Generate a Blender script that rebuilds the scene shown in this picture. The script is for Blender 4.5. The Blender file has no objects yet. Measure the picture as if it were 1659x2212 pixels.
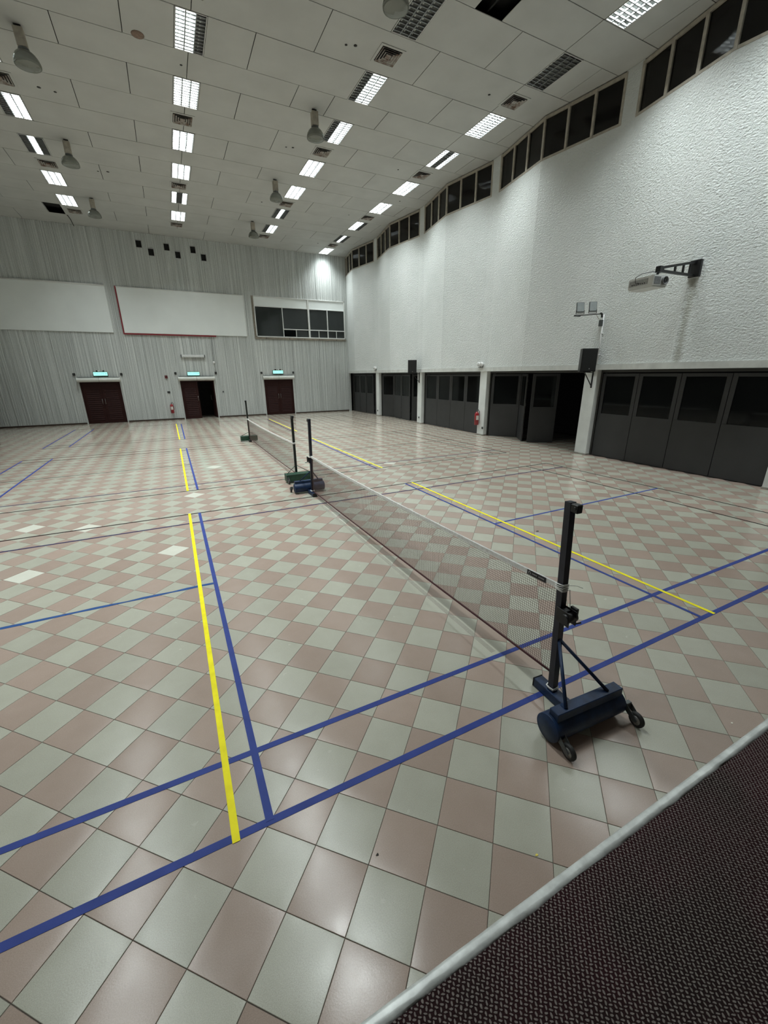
import bpy, math, random
from mathutils import Vector, Matrix, Euler
random.seed(7)
SC = bpy.context.scene
COL = SC.collection
PI = math.pi

# ---------------------------------------------------------------- camera, world, exposure
CAM_LOC = (-2.1146, -1.7329, 2.3857)
CAM_ROT = (1.2420, 0.0091, -0.4675)
FPX = 876.2
cd = bpy.data.cameras.new('camera'); cam = bpy.data.objects.new('camera', cd); COL.objects.link(cam)
cam.location = CAM_LOC; cam.rotation_euler = CAM_ROT
cd.sensor_fit = 'VERTICAL'; cd.sensor_height = 36.0; cd.lens = FPX*36.0/2212.0
cd.clip_start = 0.05; cd.clip_end = 200
SC.camera = cam
W = bpy.data.worlds.new('night'); SC.world = W; W.use_nodes = True
W.node_tree.nodes['Background'].inputs[0].default_value = (0.5, 0.5, 0.5, 1)
W.node_tree.nodes['Background'].inputs[1].default_value = 0.0015
SC.view_settings.view_transform = 'Standard'; SC.view_settings.look = 'None'
SC.view_settings.exposure = 0.0; SC.view_settings.gamma = 1.0
SC.view_settings.use_curve_mapping = False
SC.cycles.use_denoising = True
SC.cycles.max_bounces = 7; SC.cycles.diffuse_bounces = 4; SC.cycles.glossy_bounces = 3
SC.cycles.transparent_max_bounces = 12
SC.cycles.sample_clamp_indirect = 6.0
LANE_WATTS = 32.5          # each lit tube of a ceiling light
LANE_COLOR = (0.925, 1.0, 0.995)
LANE_SPREAD = math.radians(113)

# ---------------------------------------------------------------- materials
MATS = {}
def nodes_of(m):
    m.use_nodes = True
    nt = m.node_tree
    return nt, nt.nodes['Principled BSDF']
def mat(name, col, rough=0.5, metal=0.0, spec=0.5, emis=None, estr=0.0, var=0.0, vscale=8.0, bump=0.0, bscale=60.0, stretch=(1,1,1), coat=0.0):
    """procedural principled material: base colour with a noise variation and a noise relief"""
    if name in MATS: return MATS[name]
    m = bpy.data.materials.new(name); nt, p = nodes_of(m); MATS[name] = m
    c = (col[0], col[1], col[2], 1)
    p.inputs['Base Color'].default_value = c
    p.inputs['Roughness'].default_value = rough; p.inputs['Metallic'].default_value = metal
    p.inputs['Specular IOR Level'].default_value = spec
    if coat: p.inputs['Coat Weight'].default_value = coat; p.inputs['Coat Roughness'].default_value = 0.15
    if emis:
        p.inputs['Emission Color'].default_value = (*emis, 1); p.inputs['Emission Strength'].default_value = estr
    if var or bump:
        g = nt.nodes.new('ShaderNodeNewGeometry')
        mp = nt.nodes.new('ShaderNodeMapping'); mp.inputs['Scale'].default_value = stretch
        nt.links.new(g.outputs['Position'], mp.inputs['Vector'])
    if var:
        n = nt.nodes.new('ShaderNodeTexNoise'); n.inputs['Scale'].default_value = vscale; n.inputs['Detail'].default_value = 5
        nt.links.new(mp.outputs[0], n.inputs['Vector'])
        r = nt.nodes.new('ShaderNodeValToRGB')
        r.color_ramp.elements[0].position = 0.3; r.color_ramp.elements[1].position = 0.7
        r.color_ramp.elements[0].color = tuple(max(0, x*(1-var)) for x in col)+(1,)
        r.color_ramp.elements[1].color = tuple(min(1, x*(1+var)) for x in col)+(1,)
        nt.links.new(n.outputs['Fac'], r.inputs['Fac']); nt.links.new(r.outputs['Color'], p.inputs['Base Color'])
    if bump:
        n2 = nt.nodes.new('ShaderNodeTexNoise'); n2.inputs['Scale'].default_value = bscale; n2.inputs['Detail'].default_value = 3
        nt.links.new(mp.outputs[0], n2.inputs['Vector'])
        b = nt.nodes.new('ShaderNodeBump'); b.inputs['Strength'].default_value = 1.0; b.inputs['Distance'].default_value = bump
        nt.links.new(n2.outputs['Fac'], b.inputs['Height']); nt.links.new(b.outputs['Normal'], p.inputs['Normal'])
    return m
def M_(nt, op, a, b=None, c=None):
    n = nt.nodes.new('ShaderNodeMath'); n.operation = op
    for i, v in enumerate((a, b, c)):
        if v is None: continue
        if isinstance(v, (int, float)): n.inputs[i].default_value = v
        else: nt.links.new(v, n.inputs[i])
    return n.outputs[0]
def mixc(nt, fac, a, b, blend='MIX'):
    n = nt.nodes.new('ShaderNodeMix'); n.data_type = 'RGBA'; n.blend_type = blend
    if isinstance(fac, (int, float)): n.inputs[0].default_value = fac
    else: nt.links.new(fac, n.inputs[0])
    for i, v in ((6, a), (7, b)):
        if isinstance(v, tuple): n.inputs[i].default_value = v
        else: nt.links.new(v, n.inputs[i])
    return n.outputs[2]
def ramp(nt, fac, p0, p1, c0=(0,0,0,1), c1=(1,1,1,1)):
    r = nt.nodes.new('ShaderNodeValToRGB'); e = r.color_ramp.elements
    e[0].position = p0; e[1].position = p1; e[0].color = c0; e[1].color = c1
    nt.links.new(fac, r.inputs['Fac']); return r.outputs['Color']
def noise(nt, vec, scale, detail=4, rough=0.5):
    n = nt.nodes.new('ShaderNodeTexNoise'); n.inputs['Scale'].default_value = scale; n.inputs['Detail'].default_value = detail
    n.inputs['Roughness'].default_value = rough
    nt.links.new(vec, n.inputs['Vector']); return n.outputs['Fac']
def pos(nt, scale=None, rot=None):
    g = nt.nodes.new('ShaderNodeNewGeometry')
    if not scale and not rot: return g.outputs['Position']
    mp = nt.nodes.new('ShaderNodeMapping')
    if scale: mp.inputs['Scale'].default_value = scale
    if rot: mp.inputs['Rotation'].default_value = rot
    nt.links.new(g.outputs['Position'], mp.inputs['Vector']); return mp.outputs[0]

def tile_mat(name, col, attr):
    m = bpy.data.materials.new(name); nt, p = nodes_of(m); MATS[name] = m
    P = pos(nt)
    if attr:
        a = nt.nodes.new('ShaderNodeAttribute'); a.attribute_name = 'tone'; rnd = a.outputs['Fac']
    else:
        o = nt.nodes.new('ShaderNodeObjectInfo'); rnd = o.outputs['Random']
    c = (*col, 1)
    base = mixc(nt, rnd, tuple(x*0.93 for x in col)+(1,), tuple(min(1, x*1.05) for x in col)+(1,))
    fine = noise(nt, P, 260, 3, 0.7)
    base = mixc(nt, 0.45, base, ramp(nt, fine, 0.36, 0.64, (0.62,0.62,0.62,1), (1.12,1.12,1.12,1)), 'MULTIPLY')
    blot = noise(nt, P, 5.5, 5, 0.6)
    base = mixc(nt, 0.3, base, ramp(nt, blot, 0.25, 0.7, (0.82,0.80,0.76,1), (1.06,1.06,1.06,1)), 'MULTIPLY')
    dirt = noise(nt, P, 11, 6, 0.75)
    base = mixc(nt, ramp(nt, dirt, 0.735, 0.76), base, (0.05, 0.042, 0.036, 1))
    nt.links.new(base, p.inputs['Base Color'])
    rr = noise(nt, P, 9, 4, 0.6)
    nt.links.new(M_(nt, 'MULTIPLY_ADD', rr, 0.10 if attr else 0.12, 0.10 if attr else (0.16 if 'pink' in name else 0.19)), p.inputs['Roughness'])
    p.inputs['Specular IOR Level'].default_value = 0.42
    b = nt.nodes.new('ShaderNodeBump'); b.inputs['Strength'].default_value = 0.18 if attr else (0.12 if 'pale' in name else 0.5); b.inputs['Distance'].default_value = 0.0005
    hh = M_(nt, 'ADD', noise(nt, P, 120, 3), M_(nt, 'MULTIPLY', noise(nt, P, 420, 2), 0.3))
    if not attr and 'pale' not in name:      # cushioned edges of each tile
        tc = nt.nodes.new('ShaderNodeTexCoord'); sp = nt.nodes.new('ShaderNodeSeparateXYZ'); nt.links.new(tc.outputs['Object'], sp.inputs[0])
        q = M_(nt, 'ADD', M_(nt, 'POWER', M_(nt, 'ABSOLUTE', sp.outputs['X']), 4.0), M_(nt, 'POWER', M_(nt, 'ABSOLUTE', sp.outputs['Y']), 4.0))
        b.inputs['Strength'].default_value = 1.0
        hh = M_(nt, 'MULTIPLY_ADD', hh, 0.42, M_(nt, 'MULTIPLY', q, -5200.0))
    nt.links.new(hh, b.inputs['Height']); nt.links.new(b.outputs['Normal'], p.inputs['Normal'])
    return m
PINK, GREY, PALE = (0.402, 0.312, 0.262), (0.448, 0.445, 0.372), (0.66, 0.66, 0.58)
T_PINK, T_GREY, T_PALE = (tile_mat('tile_pink', PINK, 0), tile_mat('tile_grey', GREY, 0), tile_mat('tile_pale', PALE, 0))
TS_PINK, TS_GREY, TS_PALE = tile_mat('tile_pink_far', PINK, 1), tile_mat('tile_grey_far', GREY, 1), tile_mat('tile_pale_far', PALE, 1)

def stucco_mat():
    m = bpy.data.materials.new('white_stucco'); nt, p = nodes_of(m); MATS['white_stucco'] = m
    P = pos(nt); P2 = pos(nt, (20, 20, 30))
    base = ramp(nt, noise(nt, P, 0.8, 5, 0.6), 0.25, 0.75, (0.70, 0.735, 0.715, 1), (0.79, 0.815, 0.80, 1))
    sep = nt.nodes.new('ShaderNodeSeparateXYZ'); nt.links.new(P, sep.inputs[0])
    # dirty streak running down from the bolted plate of the bracket
    d = M_(nt, 'ABSOLUTE', M_(nt, 'SUBTRACT', sep.outputs['Y'], 4.13))
    wob = M_(nt, 'MULTIPLY_ADD', noise(nt, pos(nt, (1, 1, 3)), 3, 3), 0.12, 0.0)
    band = ramp(nt, M_(nt, 'ADD', d, wob), 0.07, 0.17, (1,1,1,1), (0,0,0,1))
    hz = M_(nt, 'MULTIPLY', M_(nt, 'LESS_THAN', sep.outputs['Z'], 4.28), M_(nt, 'GREATER_THAN', sep.outputs['Z'], 2.4))
    base = mixc(nt, M_(nt, 'MULTIPLY', M_(nt, 'MULTIPLY', band, hz), 0.62), base, (0.33, 0.33, 0.27, 1))
    nt.links.new(base, p.inputs['Base Color'])
    p.inputs['Roughness'].default_value = 0.55; p.inputs['Specular IOR Level'].default_value = 0.35
    h = M_(nt, 'ADD', noise(nt, P2, 1.0, 3, 0.5), M_(nt, 'MULTIPLY', noise(nt, P2, 3.2, 3, 0.6), 0.35))
    b = nt.nodes.new('ShaderNodeBump'); b.inputs['Strength'].default_value = 1.0; b.inputs['Distance'].default_value = 0.045
    nt.links.new(h, b.inputs['Height']); nt.links.new(b.outputs['Normal'], p.inputs['Normal'])
    return m
STUCCO = stucco_mat()

def rib_mat():
    m = bpy.data.materials.new('grey_ribs'); nt, p = nodes_of(m); MATS['grey_ribs'] = m
    st = noise(nt, pos(nt, (34, 1, 0.13)), 1.0, 4, 0.7)
    base = ramp(nt, st, 0.28, 0.72, (0.30, 0.325, 0.315, 1), (0.90, 0.93, 0.91, 1))
    base = mixc(nt, 0.5, base, ramp(nt, noise(nt, pos(nt, (40, 1, 30)), 1, 3), 0.3, 0.7, (0.7,0.7,0.7,1), (1.1,1.1,1.1,1)), 'MULTIPLY')
    nt.links.new(base, p.inputs['Base Color']); p.inputs['Roughness'].default_value = 0.75
    return m
RIBS = rib_mat()

def carpet_mat():
    m = bpy.data.materials.new('woven_carpet'); nt, p = nodes_of(m); MATS['woven_carpet'] = m
    pitch = 0.0142
    g = pos(nt)
    wob = nt.nodes.new('ShaderNodeTexNoise'); wob.inputs['Scale'].default_value = 70; nt.links.new(g, wob.inputs['Vector'])
    sub = nt.nodes.new('ShaderNodeVectorMath'); sub.operation = 'MULTIPLY_ADD'
    nt.links.new(wob.outputs['Color'], sub.inputs[0]); sub.inputs[1].default_value = (0.006, 0.006, 0); nt.links.new(g, sub.inputs[2])
    sep = nt.nodes.new('ShaderNodeSeparateXYZ'); nt.links.new(sub.outputs[0], sep.inputs[0])
    X = M_(nt, 'DIVIDE', M_(nt, 'SUBTRACT', sep.outputs['X'], sep.outputs['Y']), 0.0165); Y = M_(nt, 'DIVIDE', M_(nt, 'ADD', sep.outputs['X'], sep.outputs['Y']), 0.0130)
    fx = M_(nt, 'SUBTRACT', M_(nt, 'FRACT', X), 0.5); fy = M_(nt, 'SUBTRACT', M_(nt, 'FRACT', Y), 0.5)
    par = M_(nt, 'MODULO', M_(nt, 'ABSOLUTE', M_(nt, 'ADD', M_(nt, 'FLOOR', X), M_(nt, 'FLOOR', Y))), 2.0)
    ax = M_(nt, 'MULTIPLY_ADD', fy, 0.30, fx); ay = M_(nt, 'MULTIPLY_ADD', fx, -0.35, fy)
    # one loop leans one way, its neighbour the other way
    lx = M_(nt, 'MULTIPLY_ADD', par, 0.85, 1.15); ly = M_(nt, 'MULTIPLY_ADD', par, -0.95, 2.0)
    e1 = M_(nt, 'POWER', M_(nt, 'MULTIPLY', ax, lx), 2.0); e2 = M_(nt, 'POWER', M_(nt, 'MULTIPLY', ay, ly), 2.0)
    v = M_(nt, 'ADD', M_(nt, 'ADD', e1, e2), M_(nt, 'MULTIPLY', noise(nt, g, 420, 2), 0.35))
    fac = ramp(nt, v, 0.36, 0.54, (1,1,1,1), (0,0,0,1))
    big = noise(nt, g, 2.2, 4)
    light = mixc(nt, ramp(nt, big, 0.35, 0.65), (0.25, 0.205, 0.20, 1), (0.215, 0.195, 0.178, 1))
    dark = mixc(nt, ramp(nt, big, 0.4, 0.6), (0.034, 0.011, 0.014, 1), (0.022, 0.013, 0.013, 1))
    nt.links.new(mixc(nt, fac, dark, light), p.inputs['Base Color'])
    p.inputs['Roughness'].default_value = 0.95; p.inputs['Specular IOR Level'].default_value = 0.1
    b = nt.nodes.new('ShaderNodeBump'); b.inputs['Strength'].default_value = 0.9; b.inputs['Distance'].default_value = 0.003
    nt.links.new(M_(nt, 'ADD', fac, M_(nt, 'MULTIPLY', noise(nt, g, 600, 2), 0.5)), b.inputs['Height']); nt.links.new(b.outputs['Normal'], p.inputs['Normal'])
    return m
CARPET = carpet_mat()

def glass_mat(name, tint, through, rough=0.04, body=(0.02,0.022,0.022)):
    """a pane: part see-through, part dark body, with a clear sheen"""
    m = bpy.data.materials.new(name); m.use_nodes = True; nt = m.node_tree; MATS[name] = m
    p = nt.nodes['Principled BSDF']; p.inputs['Base Color'].default_value = (*body, 1); p.inputs['Roughness'].default_value = rough
    p.inputs['Specular IOR Level'].default_value = 0.5
    tr = nt.nodes.new('ShaderNodeBsdfTransparent'); tr.inputs[0].default_value = (*tint, 1)
    mx = nt.nodes.new('ShaderNodeMixShader')
    nz = noise(nt, pos(nt), 2.5, 4)
    nt.links.new(M_(nt, 'MULTIPLY_ADD', nz, 0.12, through-0.06), mx.inputs[0])
    nt.links.new(p.outputs[0], mx.inputs[1]); nt.links.new(tr.outputs[0], mx.inputs[2])
    nt.links.new(mx.outputs[0], nt.nodes['Material Output'].inputs[0])
    return m
G_DARK = glass_mat('dark_pane', (0.55, 0.6, 0.6), 0.55)
G_CTRL = glass_mat('control_pane', (0.6, 0.65, 0.65), 0.5, 0.05, (0.06, 0.068, 0.068))
G_HIGH = glass_mat('high_pane', (0.5, 0.5, 0.5), 0.45, 0.08, (0.017, 0.0155, 0.0135))
G_BOWL = glass_mat('lamp_glass', (0.8, 0.82, 0.79), 0.5, 0.06, (0.34, 0.35, 0.32))

def vent_mat():
    m = bpy.data.materials.new('rusty_vent'); nt, p = nodes_of(m); MATS['rusty_vent'] = m
    r = ramp(nt, noise(nt, pos(nt), 6, 5, 0.7), 0.45, 0.62)
    nt.links.new(mixc(nt, r, (0.36, 0.34, 0.31, 1), (0.13, 0.07, 0.045, 1)), p.inputs['Base Color'])
    p.inputs['Roughness'].default_value = 0.7
    return m
VENT = vent_mat()

PANEL = mat('ceiling_panel', (0.48, 0.485, 0.465), 0.85, var=0.06, vscale=1.2, bump=0.0008, bscale=160)
DARK = mat('dark_void', (0.012, 0.012, 0.012), 0.9, var=0.2)
GROUT = mat('grout', (0.115, 0.095, 0.08), 0.85, var=0.25, vscale=20)
WHITEP = mat('white_plaster', (0.72, 0.745, 0.73), 0.6, var=0.06, vscale=3, bump=0.002, bscale=40)
BEAMP = mat('ledge_plaster', (0.62, 0.635, 0.61), 0.6, var=0.12, vscale=4, bump=0.002, bscale=30)
CREAM = mat('cream_frame', (0.38, 0.345, 0.285), 0.55, var=0.18, vscale=10)
WHITEF = mat('white_frame', (0.66, 0.67, 0.65), 0.45, var=0.06)
BROWN = mat('brown_wood', (0.026, 0.0062, 0.0052), 0.6, spec=0.25, var=0.25, vscale=6, stretch=(1,1,6))
BROWNF = mat('brown_trim', (0.045, 0.028, 0.02), 0.6, var=0.25, vscale=6)
CHAR = mat('charcoal_paint', (0.041, 0.042, 0.044), 0.48, var=0.10, vscale=2)
CHARF = mat('charcoal_frame', (0.035, 0.035, 0.032), 0.5, var=0.15, vscale=3)
SCREEN = mat('screen_white', (0.80, 0.84, 0.83), 0.7, var=0.04, vscale=0.8)
REDP = mat('red_trim', (0.22, 0.022, 0.03), 0.5, var=0.15)
NAVY = mat('navy_paint', (0.008, 0.024, 0.068), 0.45, spec=0.35, var=0.35, vscale=14, bump=0.0006, bscale=90)
NAVYD = mat('black_navy_paint', (0.009, 0.011, 0.024), 0.40, var=0.3, vscale=14)
GREEN = mat('green_paint', (0.012, 0.052, 0.030), 0.42, var=0.3, vscale=14)
GREEND = mat('black_green_paint', (0.008, 0.012, 0.010), 0.42, var=0.3, vscale=14)
BLACKM = mat('black_metal', (0.010, 0.010, 0.011), 0.42, var=0.2, vscale=20)
BLACKG = mat('black_grille', (0.006, 0.0065, 0.007), 0.55, var=0.2, vscale=200)
RUBBER = mat('rubber', (0.018, 0.018, 0.018), 0.65, var=0.2, vscale=30)
STEEL = mat('dull_steel', (0.30, 0.30, 0.29), 0.35, metal=0.8, var=0.15, vscale=20)
ALU = mat('worn_aluminium', (0.72, 0.75, 0.74), 0.42, metal=0.25, var=0.22, vscale=18, bump=0.0012, bscale=40)
CORD = mat('white_cord', (0.88, 0.88, 0.85), 0.8, var=0.1, vscale=60)
NETM = mat('brown_twine', (0.085, 0.055, 0.046), 0.85, var=0.2, vscale=60)
NETR = mat('maroon_cord', (0.055, 0.012, 0.014), 0.8, var=0.2, vscale=60)
TAPEW = mat('white_tape', (0.90, 0.90, 0.88), 0.75, var=0.12, vscale=30)
LABELM = mat('black_label', (0.012, 0.010, 0.016), 0.5, var=0.2, vscale=60)
LABELT = mat('label_print', (0.35, 0.34, 0.36), 0.6, var=0.2, vscale=60)
def tape_mat(name, col, sp=0.25):
    m = mat(name, col, 0.6, spec=sp*0.8, var=0.12, vscale=7, bump=0.0004, bscale=30)
    return m
TB = tape_mat('blue_tape', (0.034, 0.058, 0.25)); TB2 = tape_mat('torn_blue_tape', (0.022, 0.075, 0.24))
TY = tape_mat('yellow_tape', (0.92, 0.80, 0.016)); TD = tape_mat('dark_line_tape', (0.022, 0.014, 0.016), 0.03)
TP = tape_mat('faded_violet_tape', (0.040, 0.034, 0.085), 0.03)
REFL = mat('fitting_reflector', (0.42, 0.43, 0.42), 0.3, metal=0.6, var=0.1)
LOUV = mat('louvre_blade', (0.24, 0.25, 0.25), 0.3, metal=0.5, var=0.1)
TUBE = mat('unlit_tube', (0.80, 0.82, 0.80), 0.35, var=0.03)
FITW = mat('fitting_white', (0.55, 0.55, 0.53), 0.5, var=0.08)
PROJW = mat('projector_white', (0.70, 0.715, 0.70), 0.45, var=0.05)
PROJG = mat('projector_grey', (0.17, 0.175, 0.18), 0.5, var=0.2, vscale=30)
LENS = mat('lens_glass', (0.012, 0.014, 0.016), 0.08, spec=0.9, var=0.1)
FLOODG = mat('flood_lens', (0.26, 0.285, 0.285), 0.25, var=0.08)
GREYM = mat('grey_metal', (0.10, 0.11, 0.11), 0.45, metal=0.4, var=0.2)
REDX = mat('extinguisher_red', (0.30, 0.012, 0.018), 0.3, var=0.1, coat=0.3)
PAPER = mat('paper_label', (0.66, 0.62, 0.58), 0.6, var=0.08, vscale=40)
CURTAIN = mat('air_unit_white', (0.62, 0.63, 0.59), 0.45, var=0.1, vscale=4)
SIGNB = mat('sign_housing', (0.03, 0.06, 0.055), 0.5, var=0.15)
SIGNF = mat('lit_sign_face', (0.35, 0.9, 0.75), 0.5, emis=(0.36, 1.0, 0.80), estr=1.15, var=0.02)
SIGNT = mat('sign_lettering', (0.05, 0.30, 0.24), 0.5, emis=(0.10, 0.5, 0.42), estr=0.55, var=0.02)
SIGNW = mat('sign_socket_white', (0.8, 0.8, 0.8), 0.4, var=0.03)
LEDW = mat('lamp_front', (0.55, 0.56, 0.55), 0.2, var=0.05)
STAINB = mat('brown_disc', (0.20, 0.135, 0.10), 0.7, var=0.25, vscale=20)
HOLEM = mat('ceiling_hole_dark', (0.035, 0.033, 0.03), 0.9, var=0.4, vscale=30)
YSCRAP = mat('yellow_scrap', (0.75, 0.62, 0.10), 0.6, var=0.1)
WSCRAP = mat('white_scrap', (0.75, 0.72, 0.62), 0.6, var=0.1)
STAGEF = mat('stage_front', (0.09, 0.06, 0.045), 0.5, var=0.2, vscale=4)
PALE_STRIP = mat('pale_strip', (0.50, 0.47, 0.41), 0.30, var=0.1, vscale=10)
BACKW = mat('back_wall_paint', (0.42, 0.41, 0.39), 0.8, var=0.08, vscale=2)

# ---------------------------------------------------------------- geometry helpers
class MB:
    def __init__(s): s.v = []; s.f = []; s.sm = []; s.mi = []; s.cur = 0; s.tone = None
    def quad(s, a, b, c, d, smooth=False):
        n = len(s.v); s.v += [tuple(a), tuple(b), tuple(c), tuple(d)]; s.f.append((n, n+1, n+2, n+3)); s.sm.append(smooth); s.mi.append(s.cur)
    def face(s, pts, smooth=False):
        n = len(s.v); s.v += [tuple(p) for p in pts]; s.f.append(tuple(range(n, n+len(pts)))); s.sm.append(smooth); s.mi.append(s.cur)
    def box(s, x0, x1, y0, y1, z0, z1):
        return s.hexa([(x0,y0,z0),(x1,y0,z0),(x1,y1,z0),(x0,y1,z0),(x0,y0,z1),(x1,y0,z1),(x1,y1,z1),(x0,y1,z1)])
    def hexa(s, p):
        n = len(s.v); s.v += [tuple(q) for q in p]
        for f in ((0,3,2,1),(4,5,6,7),(0,1,5,4),(1,2,6,5),(2,3,7,6),(3,0,4,7)):
            s.f.append(tuple(n+i for i in f)); s.sm.append(False); s.mi.append(s.cur)
        return s
    def cbox(s, x0, x1, y0, y1, z0, z1, b=0.004):
        """box with chamfered edges"""
        n = len(s.v); xs = (x0, x1); ys = (y0, y1); zs = (z0, z1)
        def vid(i, j, k, a): return n + ((i*2+j)*2+k)*3 + a
        for i in (0, 1):
            for j in (0, 1):
                for k in (0, 1):
                    sx, sy, sz = (1-2*i)*b, (1-2*j)*b, (1-2*k)*b
                    s.v += [(xs[i], ys[j]+sy, zs[k]+sz), (xs[i]+sx, ys[j], zs[k]+sz), (xs[i]+sx, ys[j]+sy, zs[k])]
        F = []
        for i in (0, 1):
            q = [vid(i,0,0,0), vid(i,1,0,0), vid(i,1,1,0), vid(i,0,1,0)]; F.append(q if i else q[::-1])
            q = [vid(0,i,0,1), vid(0,i,1,1), vid(1,i,1,1), vid(1,i,0,1)]; F.append(q if i else q[::-1])
            q = [vid(0,0,i,2), vid(1,0,i,2), vid(1,1,i,2), vid(0,1,i,2)]; F.append(q if i else q[::-1])
        for a in (0, 1):
            for c in (0, 1):
                F.append([vid(a,c,0,0), vid(a,c,1,0), vid(a,c,1,1), vid(a,c,0,1)])
                F.append([vid(a,0,c,0), vid(a,1,c,0), vid(a,1,c,2), vid(a,0,c,2)])
                F.append([vid(0,a,c,1), vid(1,a,c,1), vid(1,a,c,2), vid(0,a,c,2)])
        for i in (0, 1):
            for j in (0, 1):
                for k in (0, 1): F.append([vid(i,j,k,0), vid(i,j,k,1), vid(i,j,k,2)])
        cx = Vector(((x0+x1)/2, (y0+y1)/2, (z0+z1)/2))
        for f in F:
            p = [Vector(s.v[q]) for q in f]; nn = (p[1]-p[0]).cross(p[2]-p[0])
            if nn.dot(sum(p, Vector())/len(p)-cx) < 0: f = f[::-1]
            s.f.append(tuple(f)); s.sm.append(False); s.mi.append(s.cur)
        return s
    def bar(s, a, b, w, h=None, up=(0,0,1)):
        """square bar from a to b"""
        a = Vector(a); b = Vector(b); d = (b-a).normalized(); h = h or w
        u = Vector(up)
        if abs(d.dot(u)) > 0.95: u = Vector((0,1,0))
        r = d.cross(u).normalized(); u = r.cross(d)
        r *= w/2; u *= h/2
        p = [a-r-u, a+r-u, a+r+u, a-r+u, b-r-u, b+r-u, b+r+u, b-r+u]
        return s.hexa([p[0],p[3],p[2],p[1],p[4],p[7],p[6],p[5]])
    def tube(s, pts, r, n=8, cap=True, rads=None):
        pts = [Vector(p) for p in pts]; base = len(s.v); u = None
        for i, p in enumerate(pts):
            d = (pts[min(i+1, len(pts)-1)]-pts[max(i-1, 0)]).normalized()
            if u is None:
                u = Vector((0,0,1)) if abs(d.z) < 0.9 else Vector((1,0,0))
            u = (u - d*u.dot(d)).normalized(); w = d.cross(u)
            rr = rads[i] if rads else r
            for k in range(n):
                t = 2*PI*k/n; s.v.append(tuple(p+(u*math.cos(t)+w*math.sin(t))*rr))
        for i in range(len(pts)-1):
            for k in range(n):
                a = base+i*n+k; b = base+i*n+(k+1) % n
                s.f.append((a, b, b+n, a+n)); s.sm.append(n > 4); s.mi.append(s.cur)
        if cap:
            s.f.append(tuple(base+k for k in range(n))[::-1]); s.sm.append(False); s.mi.append(s.cur)
            e = base+(len(pts)-1)*n
            s.f.append(tuple(e+k for k in range(n))); s.sm.append(False); s.mi.append(s.cur)
        return s
    def lathe(s, prof, n=20, c=(0,0,0), axis='z', smooth=True):
        base = len(s.v)
        for (r, z) in prof:
            for k in range(n):
                t = 2*PI*k/n; x, y = r*math.cos(t), r*math.sin(t)
                q = (x, y, z) if axis == 'z' else ((z, x, y) if axis == 'x' else (y, z, x))
                s.v.append((q[0]+c[0], q[1]+c[1], q[2]+c[2]))
        for i in range(len(prof)-1):
            for k in range(n):
                a = base+i*n+k; b = base+i*n+(k+1) % n
                s.f.append((a, b, b+n, a+n)); s.sm.append(smooth); s.mi.append(s.cur)
        if prof[0][0] > 1e-6: s.f.append(tuple(base+k for k in range(n))[::-1]); s.sm.append(False); s.mi.append(s.cur)
        if prof[-1][0] > 1e-6:
            e = base+(len(prof)-1)*n; s.f.append(tuple(e+k for k in range(n))); s.sm.append(False); s.mi.append(s.cur)
        return s
    def prism(s, poly, a0, a1, axis='x'):
        """polygon (u,v) extruded along an axis: x -> (y,z), y -> (x,z), z -> (x,y)"""
        def P(q, a): return {'x': (a, q[0], q[1]), 'y': (q[0], a, q[1]), 'z': (q[0], q[1], a)}[axis]
        n = len(s.v); k = len(poly)
        s.v += [P(q, a0) for q in poly]+[P(q, a1) for q in poly]
        for i in range(k):
            j = (i+1) % k; s.f.append((n+i, n+j, n+k+j, n+k+i)); s.sm.append(False); s.mi.append(s.cur)
        s.f.append(tuple(n+i for i in range(k))[::-1]); s.sm.append(False); s.mi.append(s.cur)
        s.f.append(tuple(n+k+i for i in range(k))); s.sm.append(False); s.mi.append(s.cur)
        return s
    def xform(s, M, start=0):
        for i in range(start, len(s.v)): s.v[i] = tuple(M @ Vector(s.v[i]))
        return s
    def mesh(s, name, mats, fix=True):
        me = bpy.data.meshes.new(name)
        me.from_pydata(s.v, [], s.f)
        for m in (mats if isinstance(mats, (list, tuple)) else [mats]): me.materials.append(m)
        me.polygons.foreach_set('use_smooth', s.sm)
        me.polygons.foreach_set('material_index', s.mi)
        if s.tone:
            a = me.attributes.new('tone', 'FLOAT', 'FACE'); a.data.foreach_set('value', s.tone)
        if fix:
            import bmesh
            bm = bmesh.new(); bm.from_mesh(me); bmesh.ops.recalc_face_normals(bm, faces=bm.faces); bm.to_mesh(me); bm.free()
        me.update(); return me
def link(name, data, parent=None, loc=None, rot=None):
    o = bpy.data.objects.new(name, data); COL.objects.link(o)
    if parent: o.parent = parent
    if loc: o.location = loc
    if rot: o.rotation_euler = rot
    return o
def obj(name, mb, m, parent=None, loc=None, rot=None, fix=True):
    return link(name, mb.mesh(name, m, fix), parent, loc, rot)
def tag(o, label=None, cat=None, group=None, kind=None):
    if label: o['label'] = label
    if cat: o['category'] = cat
    if group: o['group'] = group
    if kind: o['kind'] = kind
    return o
def thing(name, label, cat, loc=(0,0,0), rz=0.0, group=None):
    return tag(link(name, None, None, loc, (0,0,rz)), label, cat, group)
def struct(name, mb, m, label=None, parent=None):
    o = obj(name, mb, m, parent)
    if parent is None: o['kind'] = 'structure'
    if label: o['label'] = label
    return o
def B(*a): return MB().box(*a)
def CB(*a): return MB().cbox(*a)
def part_copy(src, parent):
    c = src.copy(); COL.objects.link(c); c.parent = parent; return c
def dup(root, loc, rz=None, label=None):
    r = root.copy(); COL.objects.link(r); r.location = loc
    if rz is not None: r.rotation_euler = (0,0,rz)
    if label: r['label'] = label
    for ch in list(root.children):
        c = part_copy(ch, r)
        for g in list(ch.children): part_copy(g, c)
    return r
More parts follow.
